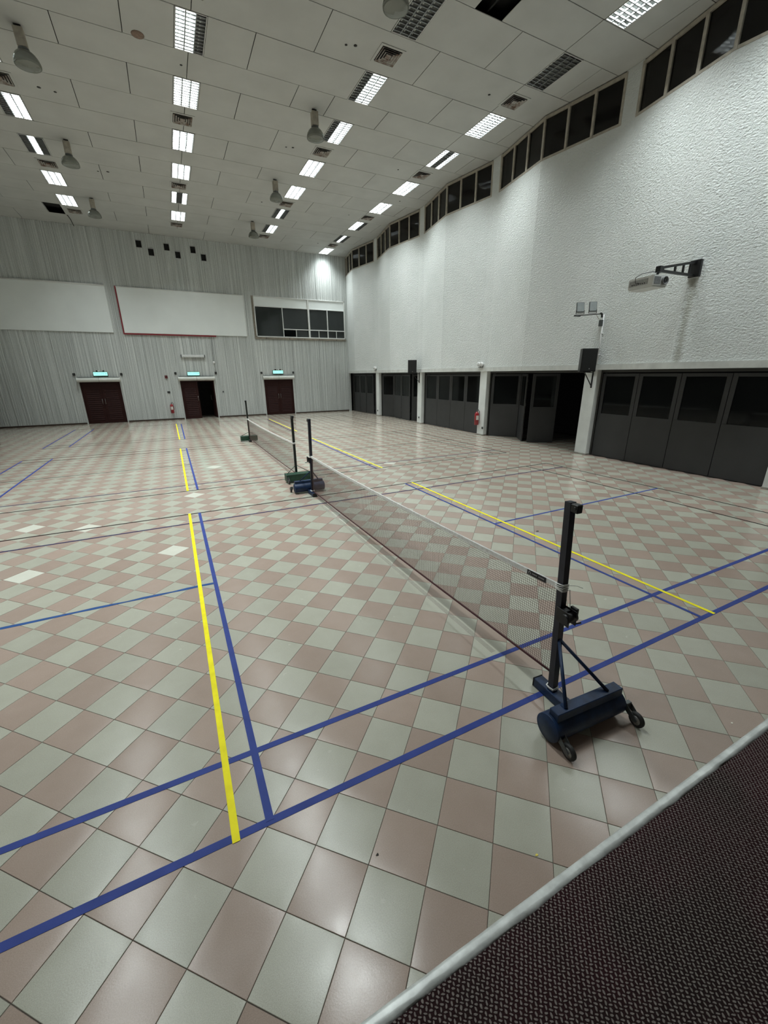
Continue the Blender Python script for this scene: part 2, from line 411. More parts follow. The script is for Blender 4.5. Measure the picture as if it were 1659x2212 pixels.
def text_mesh(name, body, size, m, parent, loc, rot, extrude=0.0005):
    cu = bpy.data.curves.new(name, 'FONT'); cu.body = body; cu.size = size; cu.extrude = extrude; cu.align_x = 'CENTER'; cu.align_y = 'CENTER'
    o = bpy.data.objects.new(name, cu); COL.objects.link(o)
    me = bpy.data.meshes.new_from_object(o.evaluated_get(bpy.context.evaluated_depsgraph_get()))
    bpy.data.objects.remove(o); me.materials.clear(); me.materials.append(m)
    return link(name, me, parent, loc, rot)
def Rz(a): return Matrix.Rotation(a, 4, 'Z')

# camera projection (only to choose which tiles are the nearest in view)
CR = Euler(CAM_ROT, 'XYZ').to_matrix().transposed(); CL = Vector(CAM_LOC)
def project(p):
    q = CR @ (Vector(p)-CL)
    if q.z > -0.05: return None
    return 829.5+FPX*q.x/-q.z, 1106-FPX*q.y/-q.z

# ---------------------------------------------------------------- main dimensions
ZC = 9.15; YF = 24.85; XR = 8.75; XL = -10.05; YS = -1.2316; ZS = 0.90
PY = [1.89, 6.59, 11.29, 15.99, 20.69]            # pillars of the window wall
XB = 8.38                                          # folds of that wall half way between the pillars
ZBEAM = 2.43

# ---------------------------------------------------------------- floor
floor = struct('floor', MB().box(XL-0.1, 12.2, -9.0, 27.5, -0.06, -0.004), GROUT)
S2 = math.sqrt(2); TP_ = 0.30; U0, V0 = 0.064, 0.1004
PALES = {(0,-21), (5,-24), (4,-27), (4,-17), (12,-23), (20,-28), (26,-13)}
def single_tile():
    h = 0.1487; t = 0.1471; mb = MB(); n = 4
    for i in range(n):
        for j in range(n): mb.v.append(((-t+2*t*i/(n-1)), (-t+2*t*j/(n-1)), 0.00022 if (0 < i < 3 and 0 < j < 3) else 0.0))
    for i in range(n-1):
        for j in range(n-1):
            a = i*n+j; mb.f.append((a, a+n, a+n+1, a+1)); mb.sm.append(True); mb.mi.append(0)
    rim = [(i, 0) for i in range(n)]+[(n-1, j) for j in range(1, n)]+[(i, n-1) for i in range(n-2, -1, -1)]+[(0, j) for j in range(n-2, 0, -1)]
    c4 = [(-1,-1), (1,-1), (1,1), (-1,1)]; b = len(mb.v)
    for (i, j) in c4: mb.v.append((t*i, t*j, 0.0))
    for (i, j) in c4: mb.v.append((h*i, h*j, -0.0012))
    for (i, j) in c4: mb.v.append((h*i, h*j, -0.0055))
    for k in range(4):
        for q in (0, 4): mb.f.append((b+q+4+k, b+q+4+(k+1) % 4, b+q+(k+1) % 4, b+q+k)); mb.sm.append(False); mb.mi.append(0)
    return mb
TM = {k: single_tile().mesh('tile', m) for k, m in (('p', T_PINK), ('g', T_GREY), ('w', T_PALE))}
cells = []
for i in range(-32, 96):
    for j in range(-94, 38):
        u = (i+0.5)*TP_+U0; w = (j+0.5)*TP_+V0
        x = (u+w)/S2; y = (u-w)/S2
        if x < XL+0.05 or y < YS-0.15 or x > 11.9: continue
        if y > YF-0.03 and not (-1.7 < x < 0.35 and y < 26.6): continue
        if x > 9.0 and not (6.2 < y < 24.6): continue
        pr = project((x, y, 0)); near = 1e9
        if pr and -60 < pr[0] < 1720 and pr[1] < 2290:
            near = (Vector((x, y, 0))-CL).length
        kind = 'w' if (i, j) in PALES else ('g' if (i+j) % 2 else 'p')
        cells.append((near, x, y, kind, i, j))
cells.sort()
n_single = 0; far = MB(); far.tone = []
for near, x, y, kind, i, j in cells:
    keep = n_single < 300 and near < 1e8
    rt = random.Random(i*1000+j)
    if keep:
        o = link('tile', TM[kind], floor, (x, y, 0), (rt.gauss(0, 0.0009), rt.gauss(0, 0.0009), PI/4)); n_single += 1
        continue
    h, t = 0.1487*S2, 0.1471*S2
    far.cur = 'pgw'.index(kind)
    tz = [rt.gauss(0, 0.00028) for _ in range(2)]
    top = [(x+t, y, tz[0]), (x, y+t, tz[1]), (x-t, y, -tz[0]), (x, y-t, -tz[1])]
    bot = [(x+h, y, -0.0045), (x, y+h, -0.0045), (x-h, y, -0.0045), (x, y-h, -0.0045)]
    b = len(far.v); far.v += top+bot; tone = rt.random()
    far.f.append((b, b+1, b+2, b+3)); far.tone.append(tone)
    for k in range(4):
        far.f.append((b+4+k, b+4+(k+1) % 4, b+(k+1) % 4, b+k)); far.tone.append(tone)
    far.sm += [False]*5; far.mi += [far.cur]*5
tag(obj('tile', far, [TS_PINK, TS_GREY, TS_PALE], floor, fix=False), kind='stuff')

# ---------------------------------------------------------------- ceiling: panels in strips, gaps over a dark void
SEAM = [0.19, 1.41, 2.36, 3.60, 4.85, 6.07, 7.02, 8.25, 9.49, 10.70, 11.65, 12.87, 14.12, 15.37, 16.31, 17.53, 18.78, 20.02, 20.97, 22.19, 23.43, 24.65, 24.84]
TYPE = 'LNLV'+'LNLVLNLVLNLVLNLVLE'
ROWX = {1: -4.68, 2: -0.61, 3: 3.45, 4: 7.21}
LIT = {}
def lit(row, strip, lanes): LIT[(row, strip)] = lanes
# strip index -> lit tubes of each row (left, middle, right)
for r, s, l in [(1,0,'111'),(2,0,'111'),(3,0,'000'),(4,0,'111'), (1,2,'111'),(2,2,'111'),(3,2,'000'),(4,2,'000'),
                (1,4,'111'),(2,4,'110'),(3,4,'011'),(4,4,'111'), (1,6,'011'),(2,6,'111'),(3,6,'011'),(4,6,'101'),
                (1,8,'011'),(2,8,'111'),(3,8,'111'),(4,8,'111'), (1,10,'010'),(2,10,'111'),(3,10,'111'),(4,10,'111'),
                (1,12,'111'),(2,12,'101'),(3,12,'010'),(4,12,'110'), (1,14,'111'),(2,14,'111'),(3,14,'011'),(4,14,'010'), (4,16,'111')]:
    lit(r, s+4, l)
for r, l in ((1,'111'), (2,'111'), (3,'000'), (4,'111')): lit(r, 2, l)
for r, l in ((1,'000'), (2,'000'), (3,'000'), (4,'111')): lit(r, 0, l)  # unseen end strip; window-side lamp added to brighten the near wall
LIGHT_HALF = 0.292
ceiling = struct('ceiling', B(XL-0.1, XR+0.3, -9.0, YF+0.3, ZC+0.30, ZC+0.36), DARK)
def panel(x0, x1, y0, y1, g=0.0075):
    z = ZC+random.uniform(0, 0.003)
    mb = MB().cbox(x0+g, x1-g, y0+g, y1-g, z, z+0.014, 0.002)
    return obj('panel', mb, PANEL, ceiling)
def seams(strip, typ):
    if typ == 'L':
        xs = [-9.37, -6.87, -1.87, 0.63, 5.64, 8.15]
    elif typ == 'V': xs = [-8.12, -5.62, -3.12, -0.62, 1.875, 4.40, 6.91]
    elif typ == 'N': xs = [-8.12, -5.62, -3.12, -0.62, 1.88, 4.375, 6.90]
    else: xs = [-6.9, -1.87, 0.63, 3.15, 5.64, 8.15]
    if typ == 'N' and strip == 9: xs = xs+[2.82]
    if strip == 5: xs = xs+[5.05]
    return xs
for k, typ in enumerate(TYPE):
    y0, y1 = SEAM[k], SEAM[k+1]
    cuts = set(seams(k, typ)); holes = []
    for (r, s) in LIT:
        if s == k: cuts |= {ROWX[r]-0.30, ROWX[r]+0.30}; holes.append(ROWX[r])
    if k == 19: cuts |= {-5.65, -5.05}
    xs = sorted({XL}|cuts|{XR+0.02}); xs = [x for x in xs if XL <= x <= XR+0.02]
    for a, b in zip(xs[:-1], xs[1:]):
        mid = (a+b)/2
        if any(abs(mid-h) < 0.1 for h in holes): continue
        if k == 5 and abs(mid-(4.375+5.05)/2) < 0.1: continue      # missing panel near the stage
        if k == 19 and abs(mid+5.35) < 0.1: continue                # missing panel near the far wall
        if b-a < 0.03: continue
        panel(a, b, y0, y1)
obj('panel', B(XL, XR+0.02, -9.0, SEAM[0]-0.006, ZC, ZC+0.014), PANEL, ceiling)
# backs of the two missing panels
obj('hatch_back', MB().box(4.3, 5.15, 6.0, 7.1, ZC+0.24, ZC+0.26).box(4.72, 4.76, 6.0, 7.1, ZC+0.10, ZC+0.2), DARK, ceiling)
obj('hatch_back', MB().box(-5.75, -4.95, 22.1, 23.5, ZC+0.24, ZC+0.26).box(-5.7, -5.0, 22.5, 22.56, ZC+0.12, ZC+0.2), DARK, ceiling)
# small dark punctures left in the panels
for hx, hy, hr in [(2.44, 8.98, 0.03), (2.63, 8.91, 0.04), (6.37, 8.93, 0.035), (-3.87, 13.56, 0.045), (-3.55, 13.6, 0.035), (2.50, 13.64, 0.04), (2.3, 13.7, 0.03), (7.59, 15.89, 0.03),
                   (-0.75, 11.2, 0.03), (-3.2, 18.1, 0.035), (-2.9, 18.0, 0.05), (2.45, 18.4, 0.035), (6.2, 13.5, 0.03), (6.25, 18.2, 0.03), (6.3, 22.8, 0.035)]:
    mb = MB().lathe([(0.0, ZC-0.001), (hr, ZC-0.001), (hr*0.9, ZC+0.003), (0.0, ZC+0.003)], 10, (hx, hy, 0))
    obj('screw_hole', mb, HOLEM, ceiling)
mb = MB().lathe([(0.0, ZC-0.016), (0.10, ZC-0.014), (0.125, ZC-0.004), (0.125, ZC-0.0005), (0.0, ZC-0.0005)], 20, (0, 0, 0))
t = tag(obj('ceiling_disc', mb, STAINB, None, (-1.59, 10.62, 0)), 'round brown cover disc stuck on a ceiling panel left of the centre light row', 'cover')

# ---------------------------------------------------------------- recessed louvred lights
def light_parts():
    P = {}
    f = MB()
    x, y = 0.298, 0.597
    for a, b, c, d in ((-x, x, -y, -y+0.018), (-x, x, y-0.018, y), (-x, -x+0.016, -y, y), (x-0.016, x, -y, y)): f.box(a, b, c, d, -0.004, 0.012)
    P['frame'] = f.mesh('frame', FITW)
    h = MB()
    h.quad((-x,-y,0.12), (x,-y,0.12), (x,y,0.12), (-x,y,0.12))
    for s in (-1, 1):
        h.quad((s*x,-y,0.012), (s*x,y,0.012), (s*x,y,0.12), (s*x,-y,0.12))
        h.quad((-x,s*y,0.012), (x,s*y,0.012), (x,s*y,0.12), (-x,s*y,0.12))
    for s in (-0.098, 0.098):     # ridges between the tubes
        h.prism([(s-0.03, 0.119), (s+0.03, 0.119), (s, 0.06)], -y, y, 'y')
    P['housing'] = h.mesh('housing', REFL)
    l = MB()
    for s in (-0.098, 0.098): l.box(s-0.011, s+0.011, -0.58, 0.58, 0.0, 0.04)
    for s in (-0.279, 0.279): l.box(s-0.003, s+0.003, -0.58, 0.58, 0.0, 0.04)
    for k in range(11):
        yy = -0.525+k*0.105; l.prism([(yy-0.009, 0.0), (yy+0.009, 0.0), (yy+0.003, 0.035), (yy-0.003, 0.035)], -0.279, 0.279, 'x')
    P['louvre'] = l.mesh('louvre', LOUV)
    P['tube'] = MB().tube([(0,-0.57,0.075), (0,0.57,0.075)], 0.013, 8).mesh('tube', TUBE)
    return P
LP = light_parts()
lane = bpy.data.lights.new('tube_glow', 'AREA'); lane.shape = 'RECTANGLE'; lane.size = 0.150; lane.size_y = 1.13
lane.energy = LANE_WATTS; lane.color = LANE_COLOR; lane.spread = LANE_SPREAD
ROWNAME = {1: 'leftmost row', 2: 'centre-left row', 3: 'centre-right row', 4: 'window-side row'}
ORD = {0: 'nearest', 1: 'second', 2: 'third', 3: 'fourth', 4: 'fifth', 5: 'sixth', 6: 'seventh', 7: 'eighth', 8: 'ninth', 9: 'tenth', 10: 'eleventh', 11: 'twelfth'}
STATE = {'111': 'fully lit', '011': 'left tube dark', '110': 'right tube dark', '101': 'middle tube dark', '010': 'only middle tube lit', '000': 'unlit'}
byrow = {}
for (r, s) in LIT: byrow.setdefault(r, []).append(s)
for (r, s), l in LIT.items():
    order = sorted(byrow[r], reverse=True).index(s)
    y = (SEAM[s]+SEAM[s+1])/2
    nm = 'nearest to' if order == 0 else ORD[order]+' from'
    t = thing('ceiling_light', '%s louvred ceiling light, %s the ribbed wall in the %s' % (STATE[l], nm, ROWNAME[r]), 'ceiling light', (ROWX[r], y, ZC), 0, 'louvred lights in the ceiling')
    for k in ('housing', 'frame', 'louvre'): link(k, LP[k], t)
    for q, dx in enumerate((-0.188, 0.0, 0.188)):
        link('tube', LP['tube'], t, (dx, 0, 0))
        if l[q] == '1': link('tube_glow', lane, t, (dx, 0, 0.046))

# ---------------------------------------------------------------- air vents in the ceiling
def vent_meshes():
    out = {}
    f = MB(); o, i = 0.30, 0.245
    for a, b, c, d in ((-o, o, -o, -i), (-o, o, i, o), (-o, -i, -i, i), (i, o, -i, i)): f.box(a, b, c, d, -0.010, -0.0005)
    out['frame'] = f.mesh('frame', PANEL)
    out['back'] = B(-i, i, -i, i, -0.003, -0.0008).mesh('back', DARK)
    rings = []
    for k, (s, w) in enumerate(((0.235, 0.022), (0.178, 0.022), (0.121, 0.022), (0.062, 0.062))):
        m = MB(); z0, z1 = -0.022, -0.006
        if k < 3:
            for sx, sy in ((1,0), (-1,0), (0,1), (0,-1)):
                # blade sloping outwards and down
                def q(r, l, z): return (sx*r + (l if sy else 0), sy*r + (l if sx else 0), z)
                m.face([q(s, -s, z0), q(s, s, z0), q(s-w-0.012, s-w-0.012, z1), q(s-w-0.012, -(s-w-0.012), z1)])
                m.face([q(s, -s, z0), q(s, s, z0), q(s, s, z0-0.004), q(s, -s, z0-0.004)])
        else: m.box(-s, s, -s, s, -0.018, -0.010)
        rings.append(m.mesh('vane', VENT, fix=False))
    out['vane'] = rings
    return out
VM = vent_meshes()
VY = [8.87, 13.50, 18.16, 22.81]
for r in (1, 2, 3, 4):
    vx = {1: -4.62, 2: -0.66, 3: 3.41, 4: 7.16}[r]
    for k, vy in enumerate(VY):
        if r == 1 and k == 0: continue
        n = len(VY)-1-k
        t = thing('ceiling_vent', 'square louvred air vent stained with rust, %s the ribbed wall in the %s' % ('nearest to' if n == 0 else ORD[n]+' from', ROWNAME[r]), 'air vent', (vx, vy, ZC), 0, 'air vents in the ceiling')
        link('frame', VM['frame'], t); link('back', VM['back'], t)
        for v in VM['vane']: link('vane', v, t)

# ---------------------------------------------------------------- pendant lamps with glass bowls
def pendant(x, y, label, tilt=(0,0)):
    t = thing('pendant_lamp', label, 'lamp', (x, y, ZC), 0, 'pendant lamps with glass bowls')
    t.rotation_euler = (tilt[0], tilt[1], 0)
    if not hasattr(pendant, 'p'):
        d = {}
        d['hook'] = MB().tube([(0,0,-0.001), (0,0,-0.06)], 0.012, 8).box(-0.06, 0.06, -0.03, 0.03, -0.008, -0.0005).mesh('hook', HOLEM)
        d['stem'] = MB().cbox(-0.088, 0.088, -0.085, 0.085, -0.37, -0.05, 0.014).box(-0.02, 0.075, -0.089, -0.084, -0.24, -0.215).mesh('stem', CREAM)
        d['collar'] = MB().lathe([(0.07, -0.36), (0.098, -0.372), (0.098, -0.405), (0.08, -0.42)], 16).mesh('collar', GREYM)
        prof = [(0.08, -0.40), (0.125, -0.42), (0.18, -0.47), (0.222, -0.54), (0.238, -0.61), (0.232, -0.640)]
        inner = [(r-0.006, z+0.002) for r, z in prof[::-1]]
        d['bowl'] = MB().lathe(prof+inner, 28).mesh('bowl', G_BOWL)
        d['lens'] = MB().lathe([(0.0, -0.668), (0.11, -0.662), (0.20, -0.650), (0.230, -0.637)], 28).mesh('lens', G_BOWL)
        d['bulb'] = MB().lathe([(0.0, -0.60), (0.03, -0.59), (0.05, -0.55), (0.045, -0.50), (0.025, -0.45), (0.02, -0.42)], 14).mesh('bulb', LEDW)
        pendant.p = d
    for k, me in pendant.p.items(): link(k, me, t)
    return t
for k, (x, y) in enumerate([(-3.76, 11.39), (-3.78, 16.14), (-3.77, 20.89)]):
    pendant(x, y, 'cream stemmed pendant lamp with glass bowl, %s the ribbed wall in the left line' % ['third from', 'second from', 'nearest to'][k], (0.0, -0.06 if k == 0 else 0))
for k, (x, y) in enumerate([(2.49, 6.80), (2.51, 11.48), (2.48, 16.11), (2.49, 20.85)]):
    pendant(x, y, 'cream stemmed pendant lamp with glass bowl, %s the ribbed wall in the right line' % ['fourth from', 'third from', 'second from', 'nearest to'][k])

# ---------------------------------------------------------------- far wall of narrow ribs
DOORS = [-5.35, -0.68, 3.96]
PORTS = [(-2.42, 8.655), (-1.92, 8.345), (-1.17, 8.65), (-0.69, 8.345), (0.07, 8.655), (0.55, 8.345)]
OPEN = [(c-0.885, c+0.885, 0, 2.11) for c in DOORS] + [(2.92, 8.50, 4.52, 6.66)] + [(x-0.128, x+0.128, z-0.165, z+0.165) for x, z in PORTS]
wf = MB()
xe = sorted({XL, XR+0.05} | {a for o in OPEN for a in o[:2]})
def solids(xm):
    cuts = sorted((o[2], o[3]) for o in OPEN if o[0] < xm < o[1]); z = 0.0; out = []
    for a, b in cuts:
        if a > z+1e-6: out.append((z, a))
        z = max(z, b)
    out.append((z, ZC)); return out
for a, b in zip(xe[:-1], xe[1:]):
    for z0, z1 in solids((a+b)/2): wf.box(a, b, YF, YF+0.16, z0, z1)
rr = random.Random(3)
for a, b in zip(xe[:-1], xe[1:]):
    x = a+0.001
    while x < b-0.004:
        w = min(rr.choice((0.014, 0.018, 0.022, 0.03, 0.038, 0.05)), b-x-0.001)
        d = rr.choice((0.006, 0.012, 0.018, 0.026)); g = rr.uniform(0.003, 0.012)
        for z0, z1 in solids(x+w/2):
            y = YF-d
            wf.quad((x, y, z0), (x+w, y, z0), (x+w, y, z1), (x, y, z1))
            wf.quad((x, YF, z0), (x, y, z0), (x, y, z1), (x, YF, z1)); wf.quad((x+w, y, z0), (x+w, YF, z0), (x+w, YF, z1), (x+w, y, z1))
        x += w+g
wall_far = struct('wall_far', wf, RIBS, 'far wall clad in narrow uneven grey vertical ribs')
bb = MB(); xs = [XL]+[v for c in DOORS for v in (c-0.95, c+0.95)]+[8.6]
for i in range(0, len(xs), 2): bb.cbox(xs[i], xs[i+1], YF-0.05, YF-0.0005, 0.0005, 0.075, 0.004)
struct('baseboard_far', bb, BROWNF, 'low dark brown skirting along the ribbed wall')

# projection ports high in the far wall
for k, (x, z) in enumerate(PORTS):
    t = thing('wall_port', 'small dark square port, %s row, %s from the left, high on the ribbed wall' % (('upper', 'lower')[k % 2], ('first', 'second', 'third')[k//2]), 'wall port', (x, YF-0.03, z), 0, 'dark square ports high on the ribbed wall')
    f = MB()
    for a, b, c, d in ((-0.14, 0.14, 0.155, 0.178), (-0.14, 0.14, -0.178, -0.155), (-0.14, -0.12, -0.155, 0.155), (0.12, 0.14, -0.155, 0.155)): f.box(a, b, -0.004, 0.02, c, d)
    obj('frame', f, mat('port_frame', (0.42, 0.43, 0.42), 0.6, var=0.1), t)
    obj('hatch', B(-0.12, 0.12, 0.10, 0.115, -0.155, 0.155), DARK, t)

# double doors in the far wall
for k, c in enumerate(DOORS):
    d = link('door_%d' % (k+1), None, None, (c, YF, 0)); d['kind'] = 'structure'
    d['label'] = 'dark brown double door with louvred leaves, %s' % ('below the left screen', 'right leaf open', 'beneath the control room window')[k]
    fr = MB(); fr.box(-0.884, -0.835, -0.03, 0.10, 0.0, 2.108).box(0.835, 0.884, -0.03, 0.10, 0.0, 2.108).box(-0.835, 0.835, -0.03, 0.10, 2.06, 2.108)
    obj('frame', fr, BROWN, d)
    for s in (-1, 1):
        lf = MB(); x0, x1 = -0.83, -0.004
        lf.box(x0, x0+0.12, 0, 0.04, 0.008, 2.05).box(x1-0.12, x1, 0, 0.04, 0.008, 2.05)
        lf.box(x0+0.12, x1-0.12, 0, 0.04, 0.008, 0.16).box(x0+0.12, x1-0.12, 0, 0.04, 1.72, 2.05).box(x0+0.12, x1-0.12, 0.02, 0.035, 0.16, 1.72)
        if s == 1: lf.xform(Matrix.Scale(-1, 4, (1,0,0)))
        leaf = obj('leaf', lf, BROWN, d, (0, 0.02, 0))
        sl = MB()
        for q in range(15):
            z = 0.19+q*0.103; sl.hexa([(x0+0.12, -0.012, z-0.02), (x1-0.12, -0.012, z-0.02), (x1-0.12, 0.0, z-0.02), (x0+0.12, 0.0, z-0.02),
                                       (x0+0.12, 0.012, z+0.075), (x1-0.12, 0.012, z+0.075), (x1-0.12, 0.02, z+0.075), (x0+0.12, 0.02, z+0.075)])
        if s == 1: sl.xform(Matrix.Scale(-1, 4, (1,0,0)))
        tag(obj('louvre_slats', sl, BROWN, leaf), kind='stuff')
        hb = MB().tube([(s*0.065, -0.005, 0.99), (s*0.065, -0.05, 1.0), (s*0.065, -0.05, 1.24), (s*0.065, -0.005, 1.25)], 0.011, 8)
        tag(obj('handle', hb, STEEL, leaf), 'pale metal pull handle')
        if k == 1 and s == 1:
            # right leaf stands open, swung away into the dark lobby
            leaf.matrix_local = Matrix.Translation((0.83, 0.06, 0)) @ Rz(math.radians(-84)) @ Matrix.Translation((-0.83, 0, 0))

# air curtains over the doors
for k, c in enumerate(DOORS):
    t = thing('air_curtain', 'long rounded white air curtain unit above the %s brown double door' % ('left', 'half open', 'right')[k], 'air curtain', (c, YF-0.03, 2.105), 0, 'air curtains above the double doors')
    prof = [(0, 0), (-0.13, 0), (-0.19, 0.03), (-0.22, 0.08), (-0.22, 0.13), (-0.19, 0.18), (-0.12, 0.215), (0, 0.225)]
    hw = 0.93
    obj('body', MB().prism([(y, z) for y, z in prof], -hw, hw, 'x'), CURTAIN, t)
    for s in (-1, 1): obj('end_cap', MB().prism([(y*1.03, z*1.02-0.002) for y, z in prof], s*hw, s*(hw+0.025), 'x'), CURTAIN, t)
    obj('seam', MB().prism([(y*1.006-0.0005, z*1.01) for y, z in prof], -0.006 if k == 1 else -0.004, 0.006, 'x'), BROWNF if k == 1 else GREYM, t)
    obj('grille', B(-hw+0.03, hw-0.03, -0.10, -0.005, 0.222, 0.245), GREYM, t)

# exit signs
for k, (x, z) in enumerate([(-5.23, 2.50), (-0.81, 2.475), (3.955, 2.53)]):
    t = thing('exit_sign', 'glowing green exit sign above the %s brown double door' % ('left', 'half open', 'right')[k], 'exit sign', (x, YF-0.03, z), 0, 'lit exit signs above the double doors')
    obj('housing', CB(-0.325, 0.325, -0.075, 0.0, -0.11, 0.105, 0.02), SIGNB, t)
    obj('face', MB().cbox(-0.305, 0.305, -0.086, -0.076, -0.08, 0.09, 0.004), SIGNF, t)
    text_mesh('lettering', 'KELUAR', 0.125, SIGNT, t, (-0.03, -0.0875, 0.012), (PI/2, 0, 0))
    ar = MB().prism([(0.20, 0.0), (0.245, 0.0), (0.245, -0.025), (0.285, 0.012), (0.245, 0.049), (0.245, 0.024), (0.20, 0.024)], -0.0885, -0.0865, 'y')
    obj('arrow', ar, SIGNT, t)
    if k != 1:
        obj('bracket', B(-0.13, 0.13, -0.05, 0.0, 0.105, 0.115), SIGNB, t)
        for s, m in ((-0.14, BLACKM), (-0.06 if k == 0 else 0.06, SIGNW), (0.15, BLACKM)):
            obj('lamp_head', CB(s-0.035, s+0.035, -0.06, -0.005, 0.115, 0.175, 0.008), m, t)

# small dark switches beside the doors
for k, (x, z) in enumerate([(-6.375, 2.49), (-4.315, 2.48), (-1.725, 2.505), (0.38, 2.51), (2.97, 2.495), (4.915, 2.505)]):
    t = thing('wall_switch', 'small square black box above the %s corner of the %s double door' % (('left', 'right')[k % 2], ('left', 'half open', 'right')[k//2]), 'switch', (x, YF-0.028, z), 0, 'black boxes beside the door heads')
    obj('case', CB(-0.055, 0.055, -0.035, 0.0, -0.06, 0.06, 0.006), BLACKM, t); obj('button', CB(-0.022, 0.022, -0.042, -0.035, -0.02, 0.02, 0.003), GREYM, t)
t = thing('alarm_box', 'dark red square fire alarm box on the ribbed wall left of the open door', 'alarm', (-2.215, YF-0.028, 2.325))
obj('case', CB(-0.065, 0.065, -0.05, 0.0, -0.075, 0.075, 0.006), mat('alarm_red', (0.12, 0.01, 0.014), 0.4, var=0.1), t); obj('button', MB().lathe([(0.0, -0.056), (0.025, -0.055), (0.03, -0.05)], 12, (0,0,0), 'y'), BLACKM, t)
t = thing('wall_plate', 'small black plate on the ribbed wall above the fire extinguisher', 'plate', (-2.215, YF-0.028, 1.51))
obj('plate', CB(-0.065, 0.065, -0.012, 0.0, -0.05, 0.05, 0.004), BLACKM, t); obj('print', B(-0.04, 0.04, -0.014, -0.012, -0.015, 0.015), GREYM, t)
t = thing('batten_light', 'unlit grey batten lamp on the ribbed wall above the half open door', 'lamp', (-0.70, YF-0.028, 3.42))
obj('body', MB().prism([(0, -0.05), (-0.07, -0.05), (-0.085, -0.02), (-0.05, 0.05), (0, 0.06)], -0.60, 0.60, 'x'), FITW, t)
for s in (-1, 1): obj('end_cap', CB(s*0.60-0.02, s*0.60+0.02, -0.10, 0.0, -0.085, 0.065, 0.005), GREYM, t)
obj('tube', MB().tube([(-0.58, -0.085, -0.055), (0.58, -0.085, -0.055)], 0.018, 8), TUBE, t)
t = thing('junction_box', 'white junction box with cables on the ribbed wall right of the batten lamp', 'junction box', (0.345, YF-0.028, 3.08))
obj('case', MB().lathe([(0.0, -0.05), (0.055, -0.05), (0.065, -0.04), (0.065, 0.0)], 16, (0,0,0), 'y'), SIGNW, t)
obj('cable', MB().tube([(0.0, -0.012, 0.06), (0.015, -0.012, 0.8), (0.03, -0.012, 1.33)], 0.009, 6), GREYM, t)
obj('cable', MB().tube([(0.0, -0.012, -0.06), (0.03, -0.012, -0.3), (0.035, -0.012, -0.50)], 0.007, 6), GREYM, t)
obj('cable', MB().tube([(-0.02, -0.012, -0.06), (-0.01, -0.012, -0.3), (0.03, -0.012, -0.50)], 0.006, 6), CORD, t)
t = thing('door_switch', 'small grey switch at the end of a thin conduit right of the half open door', 'switch', (0.65, YF-0.028, 1.46))
obj('case', CB(-0.035, 0.035, -0.03, 0.0, -0.045, 0.045, 0.004), GREYM, t)
obj('conduit', MB().tube([(0.0, -0.012, 0.045), (0.03, -0.012, 0.85)], 0.008, 6), FITW, t)

# projection boards
t = thing('projection_screen', 'wide white projection board on the ribbed wall, the left one without red edging', 'screen', (-6.52, YF-0.03, 5.58))
obj('board', CB(-2.26, 2.26, -0.045, 0.0, -1.075, 1.06, 0.006), SCREEN, t)
obj('top_rail', MB().tube([(-2.26, -0.06, 1.085), (2.26, -0.06, 1.085)], 0.035, 10), WHITEF, t)
t = thing('projection_screen', 'wide white projection board with red strips on its left and lower edges', 'screen', (-0.70, YF-0.03, 5.58))
obj('board', CB(-3.08, 3.08, -0.045, 0.0, -1.07, 1.05, 0.006), SCREEN, t)
obj('top_rail', CB(-3.09, 3.09, -0.065, 0.0, 1.05, 1.085, 0.006), WHITEF, t)
obj('edge_rail', CB(3.05, 3.085, -0.06, -0.045, -1.07, 1.05, 0.004), WHITEF, t)
tag(obj('edge_strip', CB(-3.145, -3.085, -0.06, 0.0, -1.14, 1.10, 0.005), REDP, t), 'dark red strip down the left edge')
tag(obj('edge_strip', CB(-3.085, 1.36, -0.06, 0.0, -1.145, -1.075, 0.005), REDP, t), 'dark red strip under the lower edge')

# control room window
w6 = link('window_6', None, None, (0, YF, 0)); tag(w6, 'wide control room window with white frame high on the ribbed wall', kind='structure')
x0, x1, z0, z1 = 2.90, 8.52, 4.50, 6.69
fr = MB()
for a, b, c, d in ((x0, x1, z1-0.05, z1), (x0, x1, z0, z0+0.06), (x0, x0+0.06, z0, z1), (x1-0.07, x1, z0, z1)): fr.cbox(a, b, -0.06, 0.06, c, d, 0.006)
obj('frame', fr, WHITEF, w6)
for xm, wd, zb, zt in ((4.53, 0.045, 4.56, 6.17), (6.14, 0.11, 4.56, 6.64), (7.34, 0.06, 4.56, 6.17)): obj('mullion', CB(xm-wd/2, xm+wd/2, -0.055, 0.05, zb, zt, 0.005), WHITEF, w6)
obj('rail', CB(x0+0.05, x1-0.06, -0.05, 0.04, 6.13, 6.17, 0.005), WHITEF, w6)
obj('rail', CB(4.55, x1-0.07, -0.05, 0.04, 4.95, 5.0, 0.005), WHITEF, w6)
for xm in (5.31, 6.75, 7.91): obj('mullion', CB(xm-0.017, xm+0.017, -0.045, 0.03, 4.56, 4.95, 0.003), WHITEF, w6)
for a, b in ((x0+0.06, 6.085), (6.195, x1-0.07)): tag(obj('top_panel', CB(a, b, -0.02, 0.02, 6.17, 6.64, 0.004), SCREEN, w6), 'blank white panel above the panes')
for a, b, c, d in ((2.96, 4.507, 4.56, 6.13), (4.553, 6.085, 5.0, 6.13), (6.195, 7.31, 5.0, 6.13), (7.37, 8.45, 5.0, 6.13), (5.327, 6.085, 4.56, 4.95), (6.195, 6.733, 4.56, 4.95), (6.767, 7.31, 4.56, 4.95), (7.37, 7.893, 4.56, 4.95), (7.927, 8.45, 4.56, 4.95)):
    obj('glass_pane', B(a, b, 0.0, 0.006, c, d), G_CTRL, w6)
